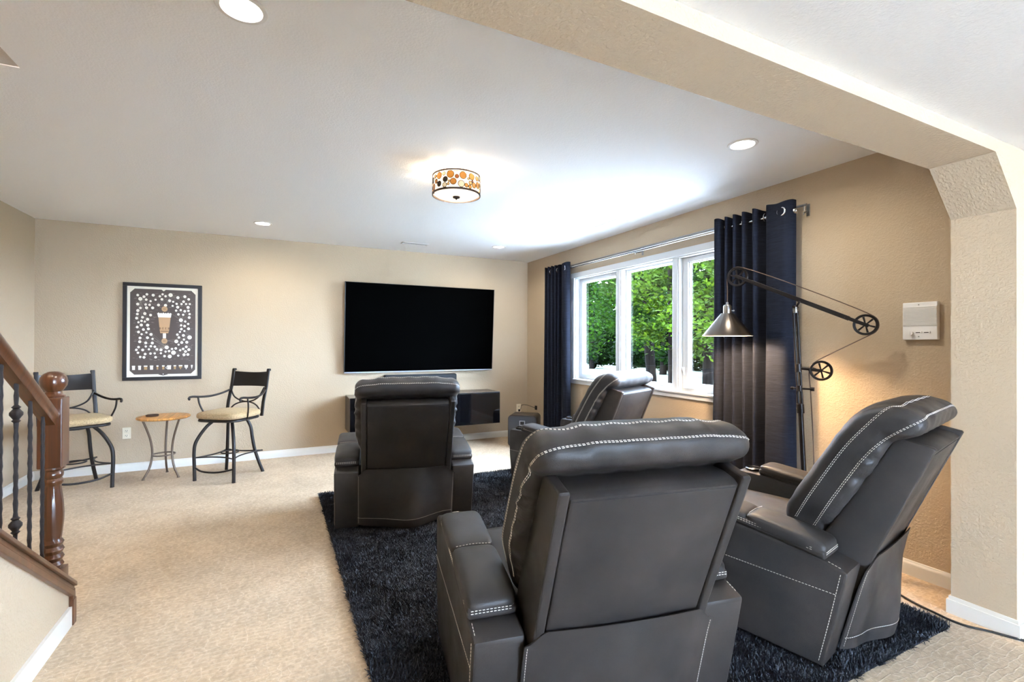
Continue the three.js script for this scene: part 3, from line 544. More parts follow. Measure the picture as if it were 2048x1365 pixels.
// ------------------------------------------------------------------ television wall
{
  const tv = thing('television', 'large black flat screen television on the tan wall', 'television', [1.681, 1.477, -5.945]);
  const tilt = new THREE.Group(); const w = 0.9525, h = 0.54, th = 0.066;
  const lean = (g) => { g.rotateX(th); g.translate(0, 0, 0.045); return g; };
  mesh('housing', lean(rbox(-w, w, -h, h, -0.045, 0.0, 0.006)), M.black, tv);
  mesh('screen', lean(rbox(-w + 0.006, w - 0.006, -h + 0.012, h - 0.006, 0.0, 0.004, 0.001)), M.screen, tv);
  mesh('bezel_strip', lean(rbox(-w, w, -h - 0.004, -h + 0.011, -0.03, 0.007, 0.003)), M.silver, tv);
  mesh('side_strip', lean(merge([rbox(-w - 0.002, -w + 0.003, -h, h, -0.03, 0.003, 0.001), rbox(w - 0.003, w + 0.002, -h, h, -0.03, 0.003, 0.001)])), M.black, tv);
  mesh('wall_mount', box(-0.3, 0.3, -0.25, 0.2, -0.059, 0.015), M.black, tv);
  mesh('lower_housing', rbox(-0.7, 0.72, -h + 0.02, -h + 0.30, -0.055, -0.015, 0.01), M.black, tv);

  const sb = thing('soundbar', 'long black soundbar mounted on the wall under the television', 'soundbar', [1.662, 0.762, -5.945]);
  mesh('body', rbox(-0.466, 0.466, 0, 0.138, -0.06, 0.03, 0.02, 4), M.grille, sb);
  mesh('status_plate', rbox(0.17, 0.43, 0.006, 0.034, 0.0295, 0.032, 0.001), M.silver, sb);

  const mc = thing('media_cabinet', 'glossy black floating media cabinet on the wall under the television', 'cabinet', [1.678, 0.27, -5.805]);
  const cw = 0.926;
  mesh('body', box(-cw, cw, 0, 0.392, -0.2, 0.182), M.cabinet, mc);
  mesh('top', rbox(-cw, cw, 0.392, 0.402, -0.2, 0.2, 0.002), M.cabinetTop, mc);
  for (let k = 0; k < 3; k++) { const a = -cw + k * 2 * cw / 3 + 0.0015, b = -cw + (k + 1) * 2 * cw / 3 - 0.0015; mesh('door', rbox(a, b, 0.0, 0.390, 0.183, 0.2, 0.0015), M.gloss, mc); }

  // subwoofer turned towards the room
  const sw = thing('subwoofer', 'black rounded subwoofer box on the carpet in the room corner', 'speaker', [2.838, 0, -5.372], 2.46 - Math.PI);
  const s = new THREE.Shape(), a = 0.18, H = 0.385, r = 0.045;
  s.moveTo(-a + r, 0); s.lineTo(a - r, 0); s.absarc(a - r, r, r, -Math.PI / 2, 0); s.lineTo(a, H - r); s.absarc(a - r, H - r, r, 0, Math.PI / 2); s.lineTo(-a + r, H); s.absarc(-a + r, H - r, r, Math.PI / 2, Math.PI); s.lineTo(-a, r); s.absarc(-a + r, r, r, Math.PI, 1.5 * Math.PI);
  const g = new THREE.ExtrudeGeometry(s, { depth: 0.28, bevelEnabled: true, bevelSize: 0.004, bevelThickness: 0.004, bevelSegments: 2 }); g.translate(0, 0.012, -0.145);
  mesh('enclosure', boxUV(g), mat({ color: hex('#2b211b'), roughness: 0.35 }), sw);
  const s2 = new THREE.ExtrudeGeometry(s, { depth: 0.006, bevelEnabled: false }); s2.scale(0.95, 0.95, 1); s2.translate(0, 0.022, 0.139);
  mesh('front_panel', boxUV(s2), mat({ color: hex('#2f3136'), roughness: 0.6 }), sw);
  mesh('port', box(-0.025, 0.025, 0.285, 0.325, 0.144, 0.147), M.black, sw);
  mesh('port_frame', merge([rbox(-0.036, 0.036, 0.325, 0.336, 0.143, 0.1475, 0.002), rbox(-0.036, 0.036, 0.274, 0.285, 0.143, 0.1475, 0.002), rbox(-0.036, -0.025, 0.285, 0.325, 0.143, 0.1475, 0.002), rbox(0.025, 0.036, 0.285, 0.325, 0.143, 0.1475, 0.002)]), mat({ color: hex('#8a8a8c'), roughness: 0.4 }), sw);
  for (const x of [-0.13, 0.13]) for (const z of [-0.11, 0.1]) mesh('foot', rod([x, 0, z], [x, 0.014, z], 0.015), M.black, sw);

  // framed chart
  const pf = thing('framed_poster', 'framed dark beer chart poster with white dots on the back wall', 'poster', [-1.0315, 1.403, ZB]);
  const pw = 0.333, ph = 0.493, fw = 0.034;
  for (const [x0, x1, y0, y1] of [[-pw, pw, ph - fw, ph], [-pw, pw, -ph, -ph + fw], [-pw, -pw + fw, -ph + fw, ph - fw], [pw - fw, pw, -ph + fw, ph - fw]]) mesh('frame_bar', rbox(x0, x1, y0, y1, 0.001, 0.026, 0.003), M.frame, pf);
  const cvs = document.createElement('canvas'); cvs.width = 768; cvs.height = 1088; const x = cvs.getContext('2d');
  x.fillStyle = '#e6dcc8'; x.fillRect(0, 0, 768, 1088);
  x.fillStyle = '#4f433c'; x.beginPath();
  { const L = 30, Rr = 738, Tt = 30, B = 1058, k = 48; x.moveTo(L + k, Tt); x.lineTo(360, Tt); x.lineTo(384, Tt + 20); x.lineTo(408, Tt); x.lineTo(Rr - k, Tt); x.lineTo(Rr, Tt + k); x.lineTo(Rr, B - k); x.lineTo(Rr - k, B); x.lineTo(L + k, B); x.lineTo(L, B - k); x.lineTo(L, Tt + k); x.closePath(); x.fill(); }
  const hubs = [[395, 265], [395, 655]], cream = '#efe7d8';
  const dots = [];
  // ring of white discs of several sizes, joined to the hubs by fine lines
  let tries = 0;
  while (dots.length < 118 && tries++ < 9000) {
    const px = rr(95, 680), py = rr(85, 860), rad = rnd() < 0.14 ? rr(21, 26) : rr(12, 18);
    if (Math.abs(px - 395) < 125 && py > 225 && py < 720) continue;
    if (Math.hypot(px - 395, py - 470) < 175) continue;
    if (dots.some((d) => Math.hypot(d[0] - px, d[1] - py) < d[2] + rad + 9)) continue;
    dots.push([px, py, rad]);
  }
  x.strokeStyle = '#93877a'; x.lineWidth = 2;
  const big = dots.filter((d) => d[2] > 20);
  for (const d of big) { const hb = hubs[d[1] < 470 ? 0 : 1]; x.beginPath(); x.moveTo(d[0], d[1]); x.lineTo(hb[0], hb[1]); x.stroke(); }
  for (const d of dots) { let b = big[0]; for (const q of big) if (Math.hypot(q[0] - d[0], q[1] - d[1]) < Math.hypot(b[0] - d[0], b[1] - d[1])) b = q; x.globalAlpha = 0.7; x.beginPath(); x.moveTo(d[0], d[1]); x.lineTo(b[0], b[1]); x.stroke(); x.globalAlpha = 1; }
  x.fillStyle = '#8d8074'; for (let k = 0; k < 420; k++) { const px = rr(60, 700), py = rr(70, 900); if (Math.abs(px - 395) < 110 && py > 280 && py < 640) continue; x.fillRect(px, py, rr(10, 32), 2.5); }
  for (const d of dots) { x.fillStyle = cream; x.beginPath(); x.arc(d[0], d[1], d[2], 0, 7); x.fill(); x.fillStyle = '#b3a797'; x.fillRect(d[0] - d[2] * 0.55, d[1] - 1.5, d[2] * 1.1, 3); }
  x.fillStyle = '#b08c66'; for (const hb of hubs) { x.beginPath(); x.arc(hb[0], hb[1], 33, 0, 7); x.fill(); x.fillStyle = '#7a5c40'; x.fillRect(hb[0] - 14, hb[1] - 3, 28, 6); x.fillStyle = '#b08c66'; }
  // glass with foam
  x.fillStyle = '#b58f68'; x.beginPath(); x.moveTo(328, 365); x.lineTo(462, 365); x.lineTo(446, 520); x.lineTo(436, 560); x.lineTo(350, 560); x.lineTo(343, 520); x.closePath(); x.fill();
  x.fillStyle = cream; x.beginPath(); x.moveTo(326, 368); x.lineTo(318, 330); for (let k = 0; k <= 6; k++) x.quadraticCurveTo(318 + k * 25.5 - 12, 305 - (k % 2) * 8, 318 + k * 25.5, 322); x.lineTo(464, 368); x.closePath(); x.fill();
  x.fillStyle = cream; x.fillRect(378, 562, 34, 60);
  x.fillStyle = '#5a3f28'; x.font = 'bold 34px serif'; x.textAlign = 'center'; x.fillText('B E E R', 395, 515); x.fillRect(352, 532, 86, 8);
  // row of glass silhouettes
  for (let k = 0; k < 11; k++) { const gx = 70 + k * 63, w2 = [15, 14, 17, 16, 9, 12, 20, 12, 18, 18, 8][k]; x.fillStyle = k % 3 === 2 || k === 4 || k === 7 ? '#a88557' : cream; x.fillRect(gx - w2, 960, 2 * w2, 42); x.fillStyle = cream; x.fillRect(gx - w2 - 2, 952, 2 * w2 + 4, 14); if (k === 6) { x.strokeStyle = cream; x.lineWidth = 5; x.beginPath(); x.arc(gx - w2 - 4, 980, 11, 0, 7); x.stroke(); } if (k > 7) { x.clearRect; x.fillStyle = '#4f433c'; x.fillRect(gx - w2, 984, w2 * 0.7, 18); x.fillRect(gx + w2 * 0.3, 984, w2 * 0.7, 18); } }
  x.fillStyle = '#4f433c'; x.beginPath(); x.moveTo(330, 1062); x.quadraticCurveTo(384, 1040, 438, 1062); x.lineTo(384, 1076); x.closePath(); x.fill(); x.fillStyle = cream; x.beginPath(); x.arc(384, 1058, 6, 0, 7); x.fill();
  const tex = new THREE.CanvasTexture(cvs); tex.colorSpace = THREE.SRGBColorSpace;
  const pg = new THREE.PlaneGeometry(2 * (pw - fw), 2 * (ph - fw)); pg.translate(0, 0, 0.013);
  mesh('print', pg, mat({ map: tex, roughness: 0.35 }), pf);
  mesh('backing', box(-pw + 0.01, pw - 0.01, -ph + 0.01, ph - 0.01, 0.001, 0.012), M.frame, pf);

  // outlets
  const outlet = (label, px, py) => {
    const o = thing('wall_outlet', label, 'outlet', [px, py, ZB]);
    mesh('plate', rbox(-0.035, 0.035, -0.057, 0.057, 0.0, 0.006, 0.003), M.ivory, o);
    for (const yy of [-0.024, 0.024]) { const s = mesh('socket', rbox(-0.016, 0.016, yy - 0.015, yy + 0.015, 0.0045, 0.0085, 0.006), M.ivory, o); mesh('slot', merge([box(-0.008, -0.005, yy - 0.003, yy + 0.008, 0.008, 0.0092), box(0.005, 0.008, yy - 0.003, yy + 0.008, 0.008, 0.0092), rod([0, yy - 0.008, 0.006], [0, yy - 0.008, 0.0091], 0.003)]), M.slot, s); }
    return o;
  };
  outlet('ivory wall outlet low between the round table and left bar stool', -1.33, 0.384);
  outlet('ivory wall outlet in the far corner above the subwoofer', 3.078, 0.384);
  const cd = thing('power_cord', 'short black cord looping between corner outlet and window wall above the subwoofer', 'cord');
  mesh('plug', rbox(3.066, 3.090, 0.338, 0.368, ZB + 0.009, ZB + 0.035, 0.005), M.cord, cd);
  mesh('wire', tube([[3.078, 0.353, ZB + 0.034], [3.079, 0.38, ZB + 0.06], [3.085, 0.432, ZB + 0.085], [3.13, 0.44, ZB + 0.15], [3.18, 0.418, ZB + 0.24], [3.2, 0.412, ZB + 0.268]], 0.0035, 40, 6), M.cord, cd);
  mesh('plug', rbox(3.196, 3.216, 0.385, 0.44, -5.752, -5.716, 0.004), M.cord, cd);
}

// ------------------------------------------------------------------ bar stools, table
{
  const t = thing('bar_stool', 'dark iron swivel armchair stool with tan seat right of the round table', 'stool', [0, 0, 0], 0, 'iron bar stools');
  const R = 0.0150;
  const cush = pillow(0.225, 0.042, 0.22, 0.45, 0.6, 48, 16); cush.translate(0, 0.606, -0.01); mesh('seat_cushion', boxUV(cush), M.seat, t);
  mesh('seat_frame', boxUV(move(pillow(0.215, 0.012, 0.21, 0.45, 0.2, 40, 8), 0, 0.562, -0.01)), M.stoolIron, t);
  mesh('swivel_plate', rod([0, 0.525, 0], [0, 0.552, 0], 0.07, 20), M.stoolIron, t);
  for (const [sx, sz] of [[-1, -1], [1, -1], [-1, 1], [1, 1]]) {
    const l = sz < 0 ? [[0.10, 0.545], [0.135, 0.50], [0.175, 0.42], [0.2, 0.345], [0.206, 0.27], [0.204, 0.12], [0.202, 0.006]] : [[0.10, 0.545], [0.125, 0.46], [0.135, 0.36], [0.150, 0.24], [0.178, 0.10], [0.202, 0.006]];
    const lg = mesh('leg', tube(l.map((p) => [sx * p[0], p[1], sz * p[0]]), R, 30, 8), M.stoolIron, t);
    mesh('glide', rod([sx * 0.202, 0, sz * 0.202], [sx * 0.202, 0.008, sz * 0.202], 0.016), M.stoolIron, lg);
  }
  const q = 0.2, foot = 0.215;
  for (let k = 0; k < 4; k++) { const a = k * Math.PI / 2, c = Math.cos(a), s = Math.sin(a), P = (x, z) => [c * x - s * z, foot, s * x + c * z]; mesh('foot_bar', tube([P(-q, -q * 0.98), P(-0.1, -0.155), P(0, -0.14), P(0.1, -0.155), P(q, -q * 0.98)], 0.007, 20, 6), M.stoolIron, t); }
  { const g = new THREE.TorusGeometry(0.075, 0.007, 6, 28); g.rotateX(Math.PI / 2); g.translate(0, foot + 0.02, 0); mesh('foot_ring', g, M.stoolIron, t); }
  mesh('front_foot_bar', tube([[-0.203, 0.125, -0.203], [-0.1, 0.105, -0.245], [0, 0.10, -0.255], [0.1, 0.105, -0.245], [0.203, 0.125, -0.203]], 0.009, 24, 6), M.stoolIron, t);
  for (const sg of [-1, 1]) {
    const pz = (y) => 0.185 + 0.10 * sstep(0.55, 1.03, y);
    const po = extrudeX([[pz(0.56), 0.56], [pz(0.7), 0.7], [pz(0.85), 0.85], [pz(1.02), 1.02], [pz(1.02) + 0.016, 1.02], [pz(0.85) + 0.016, 0.85], [pz(0.7) + 0.016, 0.7], [pz(0.56) + 0.016, 0.56]], sg * 0.195 - 0.015, sg * 0.195 + 0.015, 0.003);
    mesh('back_post', po, M.stoolIron, t);
    mesh('scroll', rod([sg * 0.195 - 0.015, 1.017, pz(1.02) + 0.016], [sg * 0.195 + 0.015, 1.017, pz(1.02) + 0.016], 0.013, 14), M.stoolIron, t);
    mesh('armrest', tube([[sg * 0.195, 0.815, 0.245], [sg * 0.225, 0.785, 0.16], [sg * 0.25, 0.768, 0.05], [sg * 0.262, 0.772, -0.08], [sg * 0.265, 0.782, -0.17], [sg * 0.265, 0.775, -0.205], [sg * 0.265, 0.760, -0.20]], 0.0105, 36, 8), M.stoolIron, t);
    mesh('arm_support', tube([[sg * 0.262, 0.77, -0.10], [sg * 0.258, 0.70, -0.085], [sg * 0.235, 0.62, -0.06], [sg * 0.212, 0.565, -0.04]], 0.008, 20, 6), M.stoolIron, t);
  }
  // curved back plate
  const bp = (o) => grid(20, 6, (u, v) => { const x = lerp(-0.185, 0.185, u), y = lerp(0.85, 1.0 - 0.012 * Math.cos((u - 0.5) * Math.PI), v), z = 0.185 + 0.10 * sstep(0.55, 1.03, y) + 0.045 * Math.cos((u - 0.5) * Math.PI) + o; return [x, y, z]; });
  const b1 = bp(0.008), b2 = bp(0.002); { const gi = b2.index.array; for (let i = 0; i < gi.length; i += 3) { const a = gi[i]; gi[i] = gi[i + 1]; gi[i + 1] = a; } b2.computeVertexNormals(); }
  mesh('back_plate', merge([b1, b2]), M.stoolPanel, t);
  mesh('back_scroll', tube([[-0.19, 0.84, 0.235], [-0.13, 0.74, 0.225], [0, 0.695, 0.23], [0.13, 0.74, 0.225], [0.19, 0.84, 0.235]], 0.0075, 30, 6), M.stoolIron, t);
  mesh('back_scroll', tube([[-0.19, 0.58, 0.195], [-0.12, 0.665, 0.21], [0, 0.695, 0.225], [0.12, 0.665, 0.21], [0.19, 0.58, 0.195]], 0.0075, 30, 6), M.stoolIron, t);
  t.position.set(-0.39, 0, -5.38); t.rotation.y = 2.535;
  dup(t, [-1.576, 0, -5.487], -2.62, 'dark iron swivel armchair stool with tan seat behind the stair newel post');

  const tb = thing('side_table', 'small round wooden table with three curved metal legs between the bar stools', 'table', [-0.963, 0, -5.64]);
  mesh('table_top', boxUV(lathe([[0, 0.560], [0.200, 0.560], [0.212, 0.566], [0.217, 0.575], [0.213, 0.583], [0.205, 0.585], [0, 0.585]], 64)), M.tableWood, tb);
  for (const [x, z] of [[-0.137, 0.081], [0.001, -0.182], [0.135, 0.10]]) {
    const l = Math.hypot(x, z), ux = x / l, uz = z / l;
    const lg = mesh('leg', tube([[0.172, 0.558], [0.150, 0.50], [0.112, 0.38], [0.095, 0.27], [0.098, 0.19], [0.122, 0.09], [0.166, 0.008]].map((p) => [ux * p[0], p[1], uz * p[0]]), 0.0092, 40, 8), M.tableIron, tb);
    mesh('foot', rod([ux * 0.166, 0, uz * 0.166], [ux * 0.166, 0.006, uz * 0.166], 0.013), M.tableIron, lg);
  }
  const g = new THREE.TorusGeometry(0.09, 0.007, 8, 40); g.rotateX(Math.PI / 2); g.translate(0, 0.215, 0); mesh('ring', g, M.tableIron, tb);
  const co = thing('coaster', 'dark round coaster lying on the small wooden table', 'coaster', [-1.055, 0.585, -5.645]);
  mesh('disc', lathe([[0, 0.0], [0.048, 0], [0.052, 0.006], [0.052, 0.016], [0.047, 0.018], [0.044, 0.012], [0, 0.012]], 32), mat({ color: hex('#3a2414'), roughness: 0.5 }), co);
}

// ------------------------------------------------------------------ curtains and rod
{
  const RX = 3.118, RY = 2.193;
  const cloth = (path, y0, y1, seedK) => {                     // path: [z, x] control points along the cloth, top to hem
    const c = new THREE.CatmullRomCurve3(path.map((p) => V(p[1], 0, p[0])), false, 'centripetal'), NU = 200, NV = 46, pts = c.getSpacedPoints(NU), mid = path.reduce((s, p) => s + p[0], 0) / path.length;
    const tan = pts.map((_, i) => pts[Math.min(NU, i + 1)].clone().sub(pts[Math.max(0, i - 1)]).normalize());
    const f = (o) => (u, v) => {
      const i = Math.round(u * NU), p = pts[i], t = tan[i], y = lerp(y1, y0, v), sw = 0.010 * Math.sin(v * 3 + u * 9 + seedK) * v, dep = 1 + 0.12 * Math.sin(u * 17 + seedK) * v;
      return [3.112 + (p.x - 3.112) * dep + t.z * o + 0.4 * sw, y + (v < 0.01 ? 0.008 * Math.sin(u * 40) : 0), p.z + (p.z - mid) * 0.03 * v + sw - t.x * o];
    };
    const a = grid(NU, NV, f(0.0018)), b = grid(NU, NV, f(-0.0018)); const gi = b.index.array; for (let i = 0; i < gi.length; i += 3) { const q = gi[i]; gi[i] = gi[i + 1]; gi[i + 1] = q; } b.computeVertexNormals();
    const g = merge([a, b]);
    // cloth uv: along the path and down
    const uv = new Float32Array(g.attributes.position.count * 2), L = c.getLength(), np = [];
    for (const gg of [a, b]) { const ix = gg.index.array; for (let k = 0; k < ix.length; k++) { const id = ix[k], i = id % (NU + 1), j = Math.floor(id / (NU + 1)); np.push(i / NU * L, lerp(y1, y0, j / NV)); } }
    uv.set(np); g.setAttribute('uv', new THREE.BufferAttribute(uv, 2)); return g;
  };
  const right = [[-2.655, 3.10], [-2.640, 3.065], [-2.605, 3.062], [-2.582, 3.16], [-2.548, 3.07], [-2.512, 3.165], [-2.475, 3.07], [-2.437, 3.165], [-2.395, 3.068], [-2.352, 3.165], [-2.305, 3.062], [-2.262, 3.165], [-2.225, 3.10], [-2.19, 3.062], [-2.12, 3.052], [-2.065, 3.056], [-2.035, 3.09], [-2.03, 3.13]];
  const left = [[-5.285, 3.13], [-5.275, 3.075], [-5.235, 3.16], [-5.195, 3.07], [-5.155, 3.165], [-5.115, 3.07], [-5.075, 3.165], [-5.035, 3.07], [-4.995, 3.165], [-4.955, 3.07], [-4.92, 3.150], [-4.885, 3.085], [-4.82, 3.055], [-4.775, 3.075], [-4.755, 3.12]];
  const ring = (x, y, z, ry) => { const g = new THREE.TorusGeometry(0.027, 0.006, 8, 28); g.scale(1, 1, 0.7); g.rotateY(ry); g.translate(x, y, z); return g; };
  const c1 = thing('curtain', 'dark navy grommet curtain at the right of the window behind the floor lamp', 'curtain', [0, 0, 0], 0, 'navy curtains');
  mesh('cloth', cloth(right, 0.02, 2.262, 1), M.curtain, c1);
  mesh('grommet', ring(3.054, RY, -2.085, Math.PI / 2), M.chrome, c1);
  for (const z of [-2.565, -2.415, -2.24]) mesh('grommet', ring(3.112, RY, z, 0.15), M.chrome, c1);
  const c2 = thing('curtain', 'dark navy grommet curtain at the left of the window near the room corner', 'curtain', [0, 0, 0], 0, 'navy curtains');
  mesh('cloth', cloth(left, 0.02, 2.256, 2), M.curtain, c2);
  mesh('grommet', ring(3.066, RY, -4.80, 1.2), M.chrome, c2);
  for (const z of [-5.175, -5.015]) mesh('grommet', ring(3.112, RY, z, 0.15), M.chrome, c2);

  const r = thing('curtain_rod', 'chrome double curtain rod spanning above the window', 'curtain rod');
  mesh('front_rod', rod([RX, RY, -5.33], [RX, RY, -3.5], 0.0115, 16), M.chrome, r);
  mesh('front_rod', rod([RX, RY, -3.5], [RX, RY, -2.06], 0.0135, 16), M.chrome, r);
  mesh('rear_rod', rod([3.172, RY + 0.038, -5.33], [3.172, RY + 0.038, -1.985], 0.008, 12), M.nickel, r);
  mesh('collar', merge([rod([RX, RY, -3.525], [RX, RY, -3.495], 0.0155, 16), rod([RX, RY, -3.26], [RX, RY, -3.25], 0.0150, 16)]), M.chrome, r);
  mesh('finial', move(lathe([[0, -0.012], [0.013, -0.012], [0.020, 0], [0.022, 0.014], [0.018, 0.03], [0.010, 0.042], [0, 0.046]], 24).rotateX(Math.PI / 2), RX, RY, -2.055), M.chrome, r);
  for (const z of [-5.31, -3.62, -2.0]) {
    const b = new THREE.Group(); b.name = 'bracket'; r.add(b);
    mesh('wall_plate', rbox(XR - 0.006, XR, RY - 0.03, RY + 0.05, z - 0.012, z + 0.012, 0.002), M.nickel, b);
    mesh('bracket_arm', merge([rod([XR - 0.004, RY + 0.005, z], [z > -2.5 ? 3.165 : RX, RY - 0.016, z], 0.005), rod([3.172, RY, z], [3.172, RY + 0.034, z], 0.005), rod([z > -2.5 ? 3.165 : RX, RY - 0.03, z], [z > -2.5 ? 3.165 : RX, RY - 0.010, z], 0.004)]), M.nickel, b);
  }
}

// ------------------------------------------------------------------ pulley floor lamp
{
  const t = thing('floor_lamp', 'dark metal pulley floor lamp with cone shade beside the right curtain', 'lamp', [2.93, 0, -1.822]);
  const L = (x, y, z) => [x - 2.93, y, z + 1.822];
  const dirV = V(0.26, 0, 0.649).normalize(), nrm = V(dirV.z, 0, -dirV.x), ang = Math.atan2(dirV.x, dirV.z);
  const P1 = [2.80, 1.753, -2.221], P2 = [3.06, 1.412, -1.572], PT = [2.93, 1.56, -1.907];
  mesh('base', lathe([[0, 0.002], [0.135, 0.002], [0.14, 0.010], [0.135, 0.022], [0.05, 0.030], [0.025, 0.045], [0, 0.045]], 40), M.lampMetal, t);
  const on = (y) => { const k = y / 1.545; return [2.93, y, lerp(-1.822, -1.907, k)]; };
  mesh('lower_pole', rod(L(...on(0.03)), L(...on(0.93)), 0.0145, 16), M.lampMetal, t);
  mesh('sleeve', rod(L(...on(0.87)), L(...on(0.925)), 0.021, 20), M.lampMetal, t);
  for (const s of [-1, 1]) { const a = on(0.9), b = on(1.505); mesh('upper_pole', rod(L(a[0] + dirV.x * s * 0.010, a[1], a[2] + dirV.z * s * 0.010), L(b[0] + dirV.x * s * 0.010, b[1], b[2] + dirV.z * s * 0.010), 0.0075, 12), M.lampMetal, t); }
  mesh('pole_head', merge([rod(L(...on(1.495)), L(...on(1.52)), 0.014, 14), move(new THREE.SphereGeometry(0.014, 14, 10), ...L(...on(1.528)))]), M.nickel, t);
  mesh('swivel', merge([rod(L(...on(1.52)), L(PT[0], PT[1] + 0.005, PT[2] + 0.03), 0.006), rod(L(PT[0] - 0.022, 1.532, -1.905), L(PT[0] + 0.022, 1.532, -1.905), 0.007)]), M.lampMetal, t);
  for (const [y, r, h] of [[1.005, 0.017, 0.035], [1.125, 0.019, 0.05]]) { const a = on(y), b = on(y + h); mesh('clamp', rod(L(...a), L(...b), r, 16), M.lampMetal, t); }
  { const a = on(1.022); mesh('clamp_knob', merge([rod(L(a[0] - dirV.x * 0.05, a[1], a[2] - dirV.z * 0.05), L(a[0] + dirV.x * 0.075, a[1], a[2] + dirV.z * 0.075), 0.006), rod(L(a[0] + dirV.x * 0.06, a[1], a[2] + dirV.z * 0.06), L(a[0] + dirV.x * 0.08, a[1], a[2] + dirV.z * 0.08), 0.012), rod(L(a[0] - dirV.x * 0.045, a[1], a[2] - dirV.z * 0.045), L(a[0] - dirV.x * 0.03, a[1], a[2] - dirV.z * 0.03), 0.010)]), M.lampMetal, t); }
  const wheel = (p, r, parent) => {
    const w = new THREE.Group(); w.name = 'pulley'; w.position.set(...L(...p)); w.rotation.y = ang + Math.PI / 2; parent.add(w);
    const o = r, i = r * 0.78;
    mesh('rim', lathe([[i, -0.007], [o * 0.97, -0.010], [o, -0.009], [o * 0.94, 0], [o, 0.009], [o * 0.97, 0.010], [i, 0.007], [i, -0.007]], 40).rotateX(Math.PI / 2), M.lampMetal, w);
    for (let k = 0; k < 6; k++) { const a = k * Math.PI / 3 + 0.3; const g = new THREE.BoxGeometry(i * 0.95, 0.011, 0.006); g.translate(i * 0.5, 0, 0); const pp = g.attributes.position; for (let q = 0; q < pp.count; q++) if (pp.getX(q) < i * 0.3) pp.setY(q, pp.getY(q) * 0.6); g.rotateZ(a); mesh('spoke', g, M.lampMetal, w); }
    mesh('hub', rod([0, 0, -0.012], [0, 0, 0.012], 0.011, 16), M.lampMetal, w);
    return w;
  };
  wheel(P1, 0.066, t); wheel(P2, 0.061, t);
  const P3 = [2.972, 1.138, -1.771]; wheel(P3, 0.061, t);
  // boom: flat bar with forks
  const boom = (a, b, w, h) => { const p = V(...L(...a)), q = V(...L(...b)), d = q.clone().sub(p), g = new RoundedBoxGeometry(w, h, d.length(), 2, 0.003); const z = d.clone().normalize(), x = new THREE.Vector3().crossVectors(V(0, 1, 0), z).normalize(), y = new THREE.Vector3().crossVectors(z, x); g.applyMatrix4(new THREE.Matrix4().makeBasis(x, y, z)); const m = p.add(q).multiplyScalar(0.5); g.translate(m.x, m.y, m.z); return g; };
  const mix = (k) => [0, 1, 2].map((i) => lerp(P1[i], P2[i], k));
  mesh('boom', boom(mix(0.12), mix(0.89), 0.014, 0.026), M.lampMetal, t);
  for (const [a, b] of [[-0.02, 0.15], [0.86, 1.02]]) for (const s of [-1, 1]) { const o = [nrm.x * s * 0.014, 0, nrm.z * s * 0.014]; mesh('fork', boom(mix(a).map((v, i) => v + o[i]), mix(b).map((v, i) => v + o[i]), 0.004, 0.020), M.lampMetal, t); }
  { const a = on(1.15); mesh('pulley_arm', merge([rod(L(...a), L(lerp(a[0], P3[0], 0.55), 1.145, lerp(a[2], P3[2], 0.55)), 0.010), boom([lerp(a[0], P3[0], 0.45), 1.143, lerp(a[2], P3[2], 0.45)], P3, 0.020, 0.018)]), M.lampMetal, t); }
  // cord over the pulleys
  const along = (p, a, r) => [p[0] + dirV.x * Math.cos(a) * r, p[1] + Math.sin(a) * r, p[2] + dirV.z * Math.cos(a) * r];
  const S = [P1[0] - dirV.x * 0.066, 0, P1[2] - dirV.z * 0.066];
  const cp = [[S[0], 1.575, S[2]], [S[0], 1.66, S[2]], along(P1, Math.PI, 0.066), along(P1, 2.4, 0.066), along(P1, 1.75, 0.066), along(P1, 1.1, 0.066), along(P2, 1.1, 0.062), along(P2, 0.5, 0.062), along(P2, -0.2, 0.062), along(P2, -0.75, 0.062), along(P2, -1.2, 0.062), along(P3, 2.0, 0.062), along(P3, 2.6, 0.062), along(P3, Math.PI, 0.062), [P3[0] - dirV.x * 0.062 + 0.004, 1.0, P3[2] - dirV.z * 0.062 + 0.006], [2.962, 0.7, -1.812], [2.958, 0.4, -1.80], [2.97, 0.05, -1.775]];
  { const cc = new THREE.CatmullRomCurve3(cp.map((p) => V(...L(...p))), false, 'centripetal'); mesh('cable', new THREE.TubeGeometry(cc, 260, 0.0032, 6), M.brownCord, t); }
  // shade
  const sh = new THREE.Group(); sh.name = 'shade'; sh.position.set(...L(S[0], 1.352, S[2])); t.add(sh);
  mesh('cone', lathe([[0.161, 0.0], [0.160, 0.004], [0.046, 0.150], [0.040, 0.156], [0.0, 0.156]], 64), M.shadeMetal, sh);
  mesh('cone_lining', lathe([[0.158, 0.001], [0.044, 0.147], [0.0, 0.150]], 64), M.shadeIn, sh);
  mesh('socket', lathe([[0, 0.15], [0.026, 0.155], [0.026, 0.205], [0.022, 0.213], [0.009, 0.218], [0.008, 0.232], [0, 0.234]], 28), M.nickel, sh);
  mesh('switch', merge([rod([0.02, 0.175, 0], [0.045, 0.175, 0.012], 0.004), move(new THREE.SphereGeometry(0.007, 10, 8), 0.047, 0.175, 0.013)]), M.nickel, sh);
  mesh('bulb', move(new THREE.SphereGeometry(0.028, 20, 14), 0, 0.075, 0), mat({ color: 0xffffff, emissive: new THREE.Color().setRGB(...FLOORCOL), emissiveIntensity: 14 }), sh);
  const pl = new THREE.PointLight(new THREE.Color().setRGB(...FLOORCOL), FLOORLAMP); pl.position.set(S[0], 1.352 + 0.075, S[2]); pl.castShadow = true; pl.shadow.radius = 1.3; pl.name = 'floor_lamp_bulb'; scene.add(pl);
}

